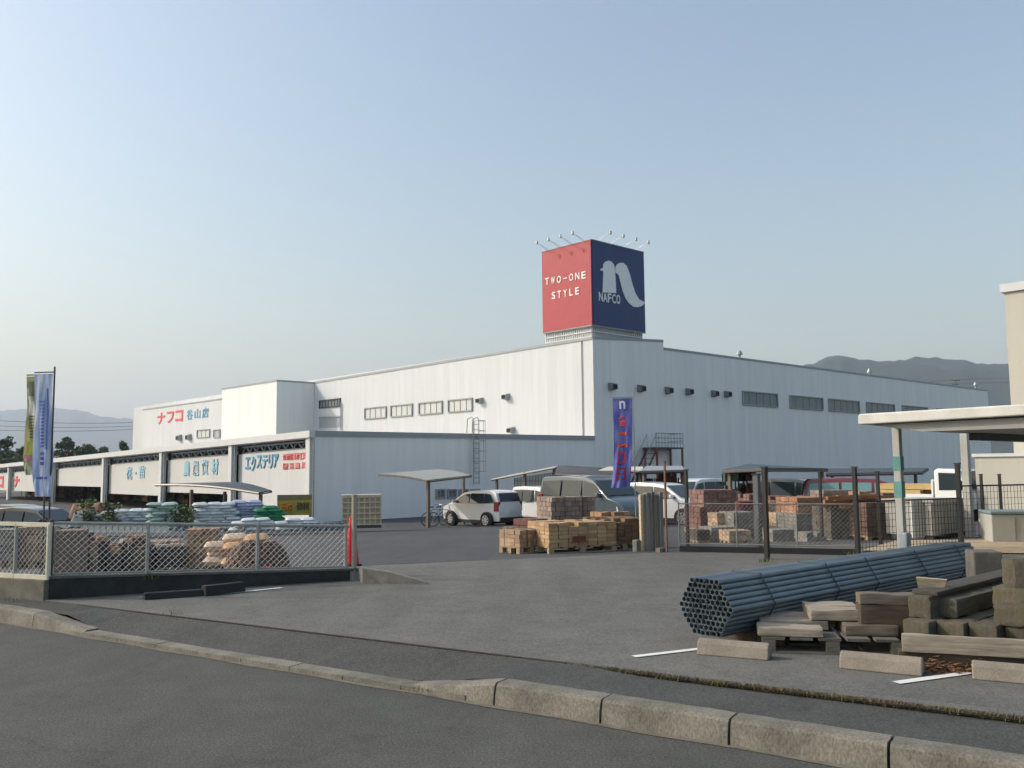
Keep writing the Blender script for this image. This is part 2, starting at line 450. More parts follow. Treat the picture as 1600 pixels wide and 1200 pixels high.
mb = MB(); s = s130; i = 0
while s < s650 + 0.5:
    e = s + 0.6
    mb.obox(kp(s + 0.004, -0.012, -0.2), KD * 0.592, KN * 0.16, Z * (0.088 + 0.002 * math.sin(i * 2.1))); s = e; i += 1
struct(mb.build('flush_kerb', CONC))
# gutter rim of old concrete between the road and the stones
struct(MB().grid(lambda u, v: kp(-30 + 60 * u, -0.055 + 0.05 * v + 0.012 * math.sin(u * 311) * (1 - v), -0.146), 400, 1).build('gutter', M('gutter_dust', rgb(108, 104, 93), 0.95, 0.3, 8, fine=0.25)))

# the lot: near apron, then a darker car park falling away towards the store
def yin(x): return I0.y + (x - I0.x) * ID.y / ID.x
def ycr(x): return max(yin(x) + 0.3, 14.9 + 0.35 * x)
XS = [-70, -50, -35, -25, -18] + [-14 + 0.5 * i for i in range(62)] + [18, 20, 25, 32, 42, 60, 80]
mb = MB(); nx = len(XS) - 1
def lot_near(u, v):
    x = XS[round(u * nx)]; y = yin(x) + (ycr(x) - yin(x)) * v
    return Vector((x, y, gz(x, y) - 0.012 * (v == 0)))
mb.grid(lot_near, nx, 24)
struct(mb.build('driveway', ASPH_LOT, smooth=True))
mb = MB()
def lot_far(u, v):
    x = XS[round(u * nx)]; y = ycr(x) + (190 - ycr(x)) * v ** 2.2
    return Vector((x, y, gz(x, y) + 0.004 - 0.01 * (v == 0)))
mb.grid(lot_far, nx, 60)
struct(mb.build('car_park', ASPH_DARK, smooth=True))
# concrete lip of the lot along the pavement
struct(MB().grid(lambda u, v: I0 + ID * (-12 + 24 * u) + Vector((-ID.y, ID.x, 0)) * (0.0 if v < .3 else (0.0 if v < .6 else 0.11)) * (1 if ID.x > 0 else -1) + Z * (-0.05 if v < .3 else 0.003), 160, 2)
       .build('lot_edge', ASPH_LOT))
def line_mark(p, q, wd):
    d = (q - p).normalized(); e = Vector((-d.y, d.x, 0)) * wd / 2
    return MB().grid(lambda u, v: p.lerp(q, u) + e * (2 * v - 1) + Z * 0.007, 6, 1).build('parking_line', PAINT)
struct(line_mark(on_z(990, 1027), on_z(1125, 1011), 0.07))
struct(line_mark(on_z(1400, 1068), on_z(1515, 1052), 0.075))
struct(line_mark(on_z(322, 931), on_z(440, 919), 0.08))

# ------------------------------------------------------------------ hills
def hill(name, prof, D, depth, mat, seed, nu=150, nv=26, rough=0.07):
    def H(px):
        for (a, ya), (b, yb) in zip(prof, prof[1:]):
            if a <= px <= b:
                t = (px - a) / (b - a); t = t * t * (3 - 2 * t); return ya + (yb - ya) * t
        return prof[-1][1]
    mb = MB(); p0, p1 = prof[0][0], prof[-1][0]
    def fn(u, v):
        px = p0 + (p1 - p0) * u; d = D - depth + 2 * depth * v
        q = at(px, H(px), D); base = at(px, 735, d)
        hh = q.z + 2
        k = math.sin(math.pi * v) ** 0.9
        n = noise.fractal(Vector((base.x / 160 + seed, d / 160, 0.3)), 0.9, 2.1, 6)
        n2 = noise.fractal(Vector((base.x / 34 + seed, d / 34, 4.3)), 0.8, 2.1, 4)
        z = -3 + hh * k * (1 + rough * n) * 0.985 + n2 * 0.008 * hh * k ** 0.5
        return Vector((base.x, d, z))
    mb.grid(fn, nu, nv)
    return struct(mb.build(name, mat, smooth=True, angle=80))
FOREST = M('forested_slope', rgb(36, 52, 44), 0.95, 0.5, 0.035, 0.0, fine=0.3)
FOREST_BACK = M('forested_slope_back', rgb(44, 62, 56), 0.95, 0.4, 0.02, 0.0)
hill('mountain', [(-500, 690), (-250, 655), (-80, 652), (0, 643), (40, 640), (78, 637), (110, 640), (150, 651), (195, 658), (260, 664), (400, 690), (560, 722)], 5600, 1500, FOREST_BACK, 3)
hill('hills', [(1040, 640), (1160, 600), (1240, 577), (1275, 571), (1300, 563), (1322, 558), (1350, 561), (1385, 566), (1430, 562), (1480, 564), (1512, 562), (1540, 568), (1575, 572), (1620, 566), (1750, 575), (2000, 600), (2300, 660)], 2100, 600, FOREST, 11, nu=240, nv=30)

# ------------------------------------------------------------------ trees
BARK = M('bark', rgb(92, 80, 66), 0.95, 0.3, 8, 0.5)
def leaf_mat(name, c): return M(name, c, 0.8, 0.45, 0.9, 0, rnd=0.15, fine=0.25)
LEAF = leaf_mat('leaf_dark', rgb(62, 84, 50)); LEAF2 = leaf_mat('leaf_olive', rgb(84, 100, 58))
def tree(px, top, wpx, Y, label, cat='tree', mat=LEAF, n=700, lobes=9, seed=0, base_z=-1.7, group='trees behind the long sales shed', spread=0.55, leaf=0.42):
    rnd = random.Random(seed + int(px)); q = at(px, top, Y); base = Vector((q.x, Y, base_z))
    H = q.z - base_z; rw = wpx / FPX * Y / 2
    t = thing('tree', label, cat, base, 0, group)
    tr = MB(); tr.tube(base, base + Z * H * 0.5, 0.05 * H ** 0.7, 7, True, 0.03 * H ** 0.7)
    cen = []
    for i in range(lobes):
        a = rnd.uniform(0, 6.28); r = rw * rnd.uniform(0.15, 0.75); h = H * rnd.uniform(0.45, 0.9)
        r *= 1 - 0.65 * max(0, (h / H - 0.62) / 0.3)
        c = base + Vector((math.cos(a) * r, math.sin(a) * r, h)); cen.append((c, rnd.uniform(0.28, 0.5) * rw))
        tr.tube(base + Z * H * 0.4, c, 0.022 * H ** 0.7, 5, False, 0.008 * H ** 0.7)
    cen.append((base + Z * (H * 0.88), rw * 0.3))
    tr.build('trunk', BARK, t)
    cr = MB()
    for k in range(n):
        c, rr = cen[k % len(cen)]
        d = Vector((rnd.gauss(0, 1), rnd.gauss(0, 1), rnd.gauss(0, 0.8)))
        d = d.normalized() * rr * rnd.uniform(0.35, 1.05)
        p = c + d; p.z = min(p.z, base_z + H * 1.0)
        a = Vector((rnd.gauss(0, 1), rnd.gauss(0, 1), rnd.gauss(0, 0.5))).normalized(); b = a.orthogonal().normalized()
        b = Matrix.Rotation(rnd.uniform(0, 6.28), 3, a) @ b
        sz = leaf * rnd.uniform(0.6, 1.3)
        cr.add([p - a * sz, p + b * sz * 0.6, p + a * sz, p - b * sz * 0.6], [(0, 1, 2, 3)])
    cr.build('crown', mat, t)
    return t
for i, (px, top, wd, Y, mt, lb) in enumerate([
        (8, 683, 62, 165, LEAF, 'dark rounded tree at the left photo edge behind the shed'),
        (38, 697, 40, 160, LEAF2, 'olive bushy tree partly hidden behind the banner flags'),
        (104, 679, 46, 170, LEAF, 'tallest umbrella shaped tree right of the flag pole'),
        (136, 691, 46, 168, LEAF, 'broad dark tree right of the umbrella shaped one'),
        (163, 694, 34, 172, LEAF2, 'rounded olive tree between the broad tree and the slim one'),
        (192, 686, 24, 166, LEAF, 'slim palm like tree beside the white store wall'),
        (214, 703, 30, 175, LEAF2, 'low bushy tree touching the end of the store wall'),
        (74, 703, 44, 178, LEAF2, 'low bushy tree just left of the tall flag pole foot'),
        (-16, 700, 50, 175, LEAF2, 'bushy tree cut by the left photo edge'),
        (150, 706, 70, 182, LEAF2, 'wide low tree filling the gap below the crowns'),
        (20, 708, 60, 186, LEAF2, 'wide low tree beneath the dark rounded one')]):
    tree(px, top, wd, Y, lb, mat=mt, seed=i, n=900)
# ------------------------------------------------------------------ the store
WHITE = cladding('white_cladding', rgb(203, 206, 207), 0.9, 0.93, hseam=0)
LIFTC = cladding('shade_lifted_cladding', rgb(234, 235, 233), 0.9, 0.93)  # paler than the sunlit white: lifts the shaded fronts through the colour
LIFTC2 = cladding('shade_lifted_cladding_shed', rgb(238, 238, 236), 0.6, 0.96)  # same lift of the shade in the colour, for the shed's end wall
WHITE2 = cladding('white_cladding_shed', rgb(202, 204, 204), 0.6, 0.94)
TRIM = M('white_trim', rgb(206, 208, 208), 0.5, 0.05, 2)
GREYTRIM = M('grey_trim', rgb(150, 156, 160), 0.5, 0.08, 2)
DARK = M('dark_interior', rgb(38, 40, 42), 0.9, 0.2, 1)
WIN = glass('window_glass', rgb(120, 128, 130), 0.25)
WINL = M('frosted_pane', rgb(196, 199, 196), 0.35, 0.05, 1)
FRAME = M('window_frame', rgb(150, 152, 150), 0.5, 0.05, 3)
STEEL = M('galvanised_steel', rgb(150, 156, 158), 0.45, 0.12, 6, metal=0.6)
DSTEEL = M('dark_steel', rgb(62, 66, 70), 0.6, 0.12, 6)
RED_L = M('red_letter', rgb(206, 84, 86), 0.5, 0.05, 2); BLUE_L = M('blue_letter', rgb(84, 150, 180), 0.5, 0.05, 2)
LBLUE_L = M('pale_blue_letter', rgb(142, 188, 210), 0.5, 0.05, 2); PINK_L = M('faded_red_letter', rgb(224, 124, 120), 0.5, 0.05, 2)

A = at(490, 735, 48); A.z = 0
plR = Plane(A, Rv, -Lv)                 # shaded front, runs from A to the right
plA = Plane(A, Lv, -Rv)                 # sunlit front of the long shed
uC = plR.u(929); C = plR.pt(uC, 0)
plL = Plane(C, Lv, -Rv)                 # sunlit front of the tall store
uP = plL.u(490)
P = plL.pt(uP, 0)
plB = Plane(P, -Rv, -Lv)                # shaded side of the stair block that stands proud
uQ = plB.u(431); Q = plB.pt(uQ, 0)
plQ = Plane(Q, Lv, -Rv)
u345, u222 = plQ.u(345), plQ.u(222)
uE = plR.u(1548)                        # far right end of the store
uS = plR.u(1040)                        # where the parapet steps down
print('A', A, 'C', C, 'P', P, 'Q', Q, 'uE', uE)
GZ = -1.9
store = thing('store_building', 'long white windowed retail store with a tall blank wall and a shaded right front', 'building', C + Z * GZ)
zC = plL.hit(929, 526)[1]; zP = plL.hit(490, 597)[1]; zS = plR.hit(1039, 532)[1]; zS2 = plR.hit(1040, 544)[1]; zE = plR.hit(1545, 610)[1]
DEEP = 34.0
def solid(mb, base, ztops, z0=GZ):
    n = len(base); vs = [Vector((p.x, p.y, z0)) for p in base] + [Vector((p.x, p.y, z)) for p, z in zip(base, ztops)]
    fs = [tuple(range(n)), tuple(range(2 * n - 1, n - 1, -1))] + [(i, (i + 1) % n, n + (i + 1) % n, n + i) for i in range(n)]
    mb.add(vs, [tuple(reversed(f)) for f in fs]); return mb
def fixn(o):
    bm = bmesh.new(); bm.from_mesh(o.data); bmesh.ops.recalc_face_normals(bm, faces=bm.faces); bm.to_mesh(o.data); bm.free(); return o
UL = uP + 50
mb = MB()
pS = plR.pt(uS, 0)
solid(mb, [C, pS, pS + Lv * UL, plL.pt(UL, 0)], [zC, zS, zS + .6, zP + .1])
fixn(mb.build('wall', WHITE, store))
mb = MB(); pE = plR.pt(uE, 0); e = Rv * 0.01
solid(mb, [pS + e, pE, pE + Lv * 40, pS + e + Lv * 40], [zS2, zE, zE, zS2])
fixn(mb.build('rear_hall_wall', WHITE, store))
# shade-lifted cladding on the right hand fronts, 3 cm proud of the structure
mb = MB(); mb.prism([plR.pt(uC - .03, GZ, .03), plR.pt(uS, GZ, .03), plR.pt(uS, zS - .02, .03), plR.pt(uC - .03, zC - .02, .03)], -plR.n * .028); fixn(mb.build('shaded_front', LIFTC, store))
mb = MB(); mb.prism([plR.pt(uS + .004, GZ, .03), plR.pt(uE, GZ, .03), plR.pt(uE, zE - .02, .03), plR.pt(uS + .004, zS2 - .02, .03)], -plR.n * .028); fixn(mb.build('shaded_front', LIFTC, store))
# coping along the roof edges
mb = MB()
def coping(p, q, zp, zq, n, h=0.16, proud=0.06):
    a = Vector((p.x, p.y, zp)); b = Vector((q.x, q.y, zq))
    mb.prism([a + n * proud - Z * h, a + n * proud + Z * 0.03, a - n * 0.2 + Z * 0.03, a - n * 0.2 - Z * h], b - a)
coping(C, plL.pt(uP, 0), zC, zP, plL.n); coping(C, pS, zC, zS, plR.n); coping(pS, pE, zS2, zE, plR.n)
mb.build('roof_coping', GREYTRIM, store)
# dark gap line by the corner (service seam) and downpipe
mb = MB(); u = plL.u(912)
mb.tube(plL.pt(u, plL.hit(912, 683)[1], 0.06), plL.pt(u, zC - 0.2, 0.06), 0.035, 6)
mb.build('downpipe', GREYTRIM, store)
# windows, sunlit front
def window(pl, px0, px1, yt, yb, npan, mats, parent, hoff=0.05, name='window', uu=None, zz=None):
    u0, u1 = (pl.u(px0), pl.u(px1)) if uu is None else uu
    if zz is None:
        xm = (px0 + px1) / 2; z1 = pl.hit(xm, yt)[1]; z0 = pl.hit(xm, yb)[1]
    else: z0, z1 = zz
    if u0 > u1: u0, u1 = u1, u0
    f = MB(); t = 0.09
    for (a, b, c, d) in ((u0, u1, z0, z0 + t), (u0, u1, z1 - t, z1), (u0, u0 + t, z0 + t, z1 - t), (u1 - t, u1, z0 + t, z1 - t)):
        f.obox(pl.pt(a, c, 0.005), pl.d * (b - a), pl.n * hoff * 2.4, Z * (d - c))
    for i in range(1, npan):
        uu_ = u0 + (u1 - u0) * i / npan
        f.obox(pl.pt(uu_ - 0.025, z0 + t, 0.005), pl.d * 0.05, pl.n * hoff, Z * (z1 - z0 - 2 * t))
    w_ = f.build(name, mats[0], parent)
    MB().obox(pl.pt(u0 + t, z0 + t, 0.004), pl.d * (u1 - u0 - 2 * t), pl.n * 0.012, Z * (z1 - z0 - 2 * t)).build('pane', mats[1], w_)
    return w_
zt = sum(plL.hit(a, b)[1] for a, b in ((571, 640), (655, 629), (738, 619))) / 3
zb = sum(plL.hit(a, b)[1] for a, b in ((571, 657), (655, 648), (738, 641))) / 3
for a, b in ((570, 604), (611, 645), (655, 692), (701, 739)):
    window(plL, a, b, 0, 0, 4, (FRAME, WINL), store, zz=(zb, zt))
w_ = window(plL, 499, 532, 624, 637, 7, (DSTEEL, WIN), store, name='louvre')
MB().obox(plL.pt(plL.u(499), plL.hit(515, 668)[1], 0.01), plL.d * (plL.u(532) - plL.u(499)), plL.n * 0.05, Z * 1.1).build('grey_panel', GREYTRIM, store)  # plain grey panel below the louvre
mb = MB(); u = plL.u(534); mb.tube(plL.pt(u, plL.hit(534, 672)[1], 0.12), plL.pt(u, plL.hit(534, 630)[1], 0.12), 0.07, 6)
mb.tube(plL.pt(plL.u(499), plL.hit(515, 651)[1], .1), plL.pt(u, plL.hit(534, 651)[1], .1), 0.06, 6); mb.build('service_pipe', GREYTRIM, store)
# windows, shaded front
plRf = Plane(plR.pt(0, 0, .032), Rv, -Lv)
zt = plR.hit(1188, 613)[1]; zb = plR.hit(1188, 635)[1]
for a, b in ((1162, 1217), (1236, 1288), (1297, 1345), (1356, 1400), (1412, 1452), (1466, 1500)):
    window(plRf, a, b, 0, 0, 5, (FRAME, WIN), store, zz=(zb, zt))
# vent hoods
HOODG = M('hood_grey', rgb(112, 118, 122), .6, .1, 4)
def hood(pl, px, py, w=0.55, mat=GREYTRIM):
    u, z = pl.hit(px, py)
    mb = MB(); s = [pl.pt(u - w / 2, z - w * .5, 0.01), pl.pt(u - w / 2, z + w * .5, 0.01), pl.pt(u - w / 2, z + w * .32, 0.42), pl.pt(u - w / 2, z - w * .35, 0.46)]
    mb.prism(s, pl.d * w); o = mb.build('vent_hood', mat, store, bevel=0.02)
    MB().obox(pl.pt(u - w * .4, z - w * .33, 0.455), pl.d * w * .8, pl.n * 0.02, Z * w * .55).build('grille', DARK, o)
for px, py in ((954, 604), (999, 607), (1042, 610), (1074, 612), (1114, 615), (1134, 616)): hood(plRf, px, py, 0.56, HOODG)
for px, py in ((752, 626), (793, 620), (801, 672)): hood(plL, px, py, 0.5)
for px, py in ((282, 684), (297, 683)): hood(plQ, px, py, 0.75)
# roof ventilators along the low parapet
for px, yb, h in ((1162, 561, 0.75), (1365, 589, 0.9), (1530, 607, 0.8)):
    u, z = plR.hit(px, yb); b = plR.pt(u, z, -0.4)
    mb = MB(); mb.tube(b - Z * .3, b + Z * h * .55, 0.1, 8); mb.tube(b + Z * h * .55, b + Z * h, 0.3, 10, True, 0.14)
    mb.tube(b + Z * h * .5, b + Z * h * .56, 0.2, 10)
    mb.build('roof_ventilator', STEEL, store)
# the stair block and low end block that stand forward, with the store name
ztQ = plQ.hit(431, 594)[1]; zt345 = plQ.hit(346, 607)[1]
mb = MB(); solid(mb, [Q, plQ.pt(u345, 0), plQ.pt(u345, 0) + Rv * (uQ - 0.02), Q + Rv * (uQ - .02)], [ztQ, zt345, zt345, ztQ])
fixn(mb.build('stair_block', cladding('stair_white', rgb(226, 228, 226), 0.9, 0.95), store))
zl1 = plQ.hit(344, 623)[1]; zl0 = plQ.hit(222, 640)[1]; uu = u345 + 0.02
mb = MB(); solid(mb, [plQ.pt(uu, 0), plQ.pt(u222, 0), plQ.pt(u222, 0) + Rv * 30, plQ.pt(uu, 0) + Rv * 30], [zl1, zl0, zl0, zl1])
fixn(mb.build('end_block', WHITE, store))
mb = MB(); coping(Q, plQ.pt(u345, 0), ztQ, zt345, plQ.n, 0.14, .05); coping(Q, P, ztQ, ztQ, plB.n, 0.14, .05); coping(plQ.pt(u345, 0), plQ.pt(u222, 0), zl1, zl0, plQ.n, 0.12, .05)
mb.build('roof_coping', GREYTRIM, store)
for a, b in ((308, 328), (334, 344)):
    window(plQ, a, b, 671, 684, 3, (FRAME, WINL), store)
def glyphs(s, pl, spec, mat, parent, name='lettering', bold=0.012):
    for ch, (x0, x1, yt, yb) in zip(s, spec):
        xm = (x0 + x1) / 2
        wall_text(ch, pl, pl.u(x1), pl.u(x0), pl.hit(xm, yb)[1], pl.hit(xm, yt)[1], mat, parent, name, bold)
glyphs('ナフコ', plQ, [(245, 257, 645, 663), (260, 271, 643, 661), (273, 285, 641, 659)], RED_L, store, bold=0.03)
glyphs('谷山店', plQ, [(291, 300, 640, 656), (303, 312, 639, 654), (315, 325, 637, 653)], BLUE_L, store, bold=0.02)
SILVER = M('letter_silver', rgb(236, 238, 238), 0.4, 0.05, 2)

# ------------------------------------------------------------------ rooftop sign cube
sb = plL.hit(929, 507)[1]; stp = plL.hit(929, 373)[1]
SL = plL.u(851) ; SR = plR.u(1010)
SW = SL; SWR = SR - uC + .1
base = C + Rv * 0.05 + Lv * 0.05
sgn = thing('rooftop_sign', 'square rooftop sign cube with red and navy faces above the store corner', 'sign', base + Z * zC)
SGR = M('sign_red', rgb(168, 60, 68), 0.55, 0.06, 0.8); SGB = M('sign_navy', rgb(8, 46, 104), 0.45, 0.08, 0.8)
NAV = MB().obox(base + Rv * .05 + Lv * .05 + Z * sb, Rv * (SWR - .1), Lv * (SW - .1), Z * (stp - sb - .02)).build('core', M('sign_core', rgb(120, 126, 130), 0.6, .05, 1), sgn)
plSL = Plane(base, Lv, -Rv); plSR = Plane(base, Rv, -Lv)
rp = MB().obox(plSL.pt(-0.02, sb, -0.04), Lv * SW, -Rv * 0.10, Z * (stp - sb)).build('red_panel', SGR, sgn)
bp_ = MB().obox(plSR.pt(0.062, sb, -0.04), Rv * SWR, -Lv * 0.10, Z * (stp - sb)).build('navy_panel', SGB, sgn)
mb = MB()
for pl, a, SW_ in ((plSL, -0.03, SW), (plSR, 0.05, SWR)):
    for z in (sb - 0.06, stp):
        mb.obox(pl.pt(a, z, -0.05), pl.d * (SW_ + .02), pl.n * 0.14, Z * 0.06)
    mb.build('panel_rim', GREYTRIM, sgn); mb = MB()
WL = M('white_letter', rgb(236, 232, 228), 0.4, 0.03, 2)
def sgz(pl, xm, y): return pl.hit(xm, y)[1]
def spread_text(s, pl, px0, px1, yc0, yc1, hpx, mat, parent, cw=0.62):
    n = len(s); u0, u1 = pl.u(px0), pl.u(px1)
    z0, z1 = pl.hit(px0, yc0)[1], pl.hit(px1, yc1)[1]; hh = hpx / FPX * (pl.pt((u0 + u1) / 2, 0).y)
    adv = (u1 - u0) / n
    for i, ch in enumerate(s):
        if ch == ' ': continue
        uc = u0 + adv * (i + .5); zc = z0 + (z1 - z0) * (i + .5) / n
        ww = abs(adv) * cw; h2 = hh
        if ch == '-': h2 = hh * 0.12
        vs, fs = text_mesh(ch, 1, 0.02, 0.012)
        w_ = max(v.x for v in vs) - min(v.x for v in vs); h_ = max(v.y for v in vs) - min(v.y for v in vs)
        sg = 1 if u1 > u0 else -1
        MB().add([pl.pt(uc + sg * v.x * ww / w_, zc + v.y * h2 / h_, 0.075 + v.z) for v in vs], fs).build('lettering', mat, parent)
spread_text('TWO-ONE', plSL, 855, 923, 440, 428, 11.5, WL, rp, 0.66)
spread_text('STYLE', plSL, 865, 912, 462, 453, 11.5, WL, rp, 0.6)
# white swash letter n with the store name under it
def outline(pl, pts, mat, parent, name, off=0.07, th=0.04):
    mb = MB(); q = [pl.pt(*pl.hit(a, b), off) for a, b in pts]
    mb.prism(q, pl.n * th); return mb.build(name, mat, parent)
def zoom(a, b): return (800 + a / 5.0, 340 + b / 5.0)
stem = [(700, 585), (706, 420), (684, 415), (684, 402), (704, 395), (706, 365), (722, 345), (745, 338), (768, 345), (788, 368), (795, 400), (800, 470), (806, 592)]
outline(plSR, [zoom(*p) for p in stem], SILVER, bp_, 'swash_letter')
leg_o = [(800, 430), (800, 392), (812, 368), (835, 354), (862, 356), (886, 376), (900, 408), (914, 450), (932, 520), (955, 590), (985, 640), (1030, 664), (1010, 690), (975, 702), (940, 698), (905, 670), (878, 630), (855, 570), (838, 500), (826, 452), (812, 440)]
outline(plSR, [zoom(*p) for p in leg_o], SILVER, bp_, 'swash_letter')
spread_text('NAFCO', plSR, 938.5, 973, 464, 469.5, 14.5, SILVER, bp_, 0.86)
# louvred plinth under the cube
mb = MB(); n = 26
for i in range(n):
    for pl, SW_ in ((plSL, SW), (plSR, SWR)):
        u = 0.1 + (SW_ - .3) * i / (n - 1)
        mb.obox(pl.pt(u, zC - 0.4, -0.22), pl.d * 0.09, pl.n * 0.12, Z * (sb - zC + 0.34))
for pl, SW_ in ((plSL, SW), (plSR, SWR)):
    for k in range(3):
        mb.obox(pl.pt(0.12, zC + 0.05 + k * (sb - zC - .15) / 2, -0.09), pl.d * (SW_ - .3), pl.n * 0.05, Z * 0.07)
mb.build('plinth_frame', TRIM, sgn)
MB().obox(base + Rv * .5 + Lv * .5 + Z * (zC - .5), Rv * (SWR - 1), Lv * (SW - 1), Z * (sb - zC + .48)).build('plinth_core', GREYTRIM, sgn)
# floodlights on arms, top of both faces
def flood(pl, u):
    a = pl.pt(u, stp - 0.02, 0.0); b = pl.pt(u, stp + 0.42, 1.15)
    mb = MB(); mb.tube(a, b, 0.014, 5); mb.tube(pl.pt(u, stp + .1, .0), pl.pt(u, stp + .36, .8), .01, 4); arm = mb.build('lamp_arm', STEEL, sgn)
    h = MB(); h.obox(b - pl.d * .08 - Z * .12, pl.d * .16, pl.n * .13, Z * .26); h.build('lamp_head', STEEL, arm, bevel=.03)
for k in range(4):
    flood(plSL, SW * (0.13 + 0.245 * k)); flood(plSR, SWR * (0.13 + 0.245 * k))

# ------------------------------------------------------------------ the long sales shed in front
shed = thing('sales_shed', 'long low white open fronted sales shed with columns and hanging sign panels', 'building', A + Z * GZ)
zA = plA.hit(490, 673)[1]; uL = plA.u(-40)
zA2 = plA.hit(0, 726)[1]
k_ = (zA2 - zA) / plA.u(0)
def zr(u): return zA + k_ * u
zAC = plR.hit(925, 681)[1]
# shaded end wall, flush with the store front
mb = MB()
mb.prism([plR.pt(0.0, GZ, 0), plR.pt(uC - 0.02, GZ, 0), plR.pt(uC - .02, zAC - 0.05, 0), plR.pt(0, zA - 0.05, 0)], -plR.n * 0.25)
fixn(mb.build('end_wall', LIFTC2, shed))
mb = MB()
a = plR.pt(-0.1, zA, .1); b = plR.pt(uC - .03, zAC, .1)
mb.prism([a - Z * .28, a + Z * .0, a - plR.n * .4, a - plR.n * .4 - Z * .28], b - a)
mb.build('gutter', GREYTRIM, shed)
# roof slab
mb = MB(); dep = uC - 0.4
r0 = plA.pt(0.06, 0, -0.3); r1 = plA.pt(uL, 0, -0.3)
mb.add([r0 + Z * (zr(0) - .1), r1 + Z * (zr(uL) - .1), r1 + Rv * dep + Z * (zr(uL) - .1), r0 + Rv * dep + Z * (zAC - .1),
        r0 + Z * (zr(0) - .3), r1 + Z * (zr(uL) - .3), r1 + Rv * dep + Z * (zr(uL) - .3), r0 + Rv * dep + Z * (zAC - .3)],
       [(0, 1, 2, 3), (7, 6, 5, 4), (0, 4, 5, 1), (1, 5, 6, 2), (2, 6, 7, 3), (3, 7, 4, 0)])
fixn(mb.build('roof', M('metal_roof', rgb(170, 176, 178), 0.5, .1, 2), shed))
# fascia: stepped eaves band
mb = MB(); a = plA.pt(-.12, zr(0), .0); b = plA.pt(uL, zr(uL), .0)
mb.prism([a - Rv * .35 + Z * .0, a - Rv * .35 - Z * .36, a + Rv * 0.0 - Z * .42, a + Z * .03], b - a)
fixn(mb.build('fascia', TRIM, shed))
cols = [3.2 / 100, plA.u(365), plA.u(256), plA.u(166), plA.u(86), plA.u(18)]
cols.append(2 * cols[-1] - cols[-2])
for i, u in enumerate(cols):
    mb = MB(); uu = max(u, 0.25)
    mb.obox(plA.pt(uu - .22, GZ, -.12), Lv * .44, -Rv * .36, Z * (zr(u) - .34 - GZ))
    mb.build('column', TRIM, shed, bevel=.02)
    mb = MB(); mb.tube(plA.pt(uu - .4, GZ, .1), plA.pt(uu - .4, zr(u) - .4, .1), .06, 6); mb.build('downpipe', STEEL, shed)
SPAN = M('sign_panel', rgb(198, 199, 196), 0.6, 0.05, 0.7)
TR = M('truss_grey', rgb(150, 158, 164), 0.6, 0.1, 3)
pb = [(365, 771), (256, 770), (166, 772), (86, 760), (18, 774), (-40, 770)]
ptop = .80
bays = list(zip(cols, cols[1:]))
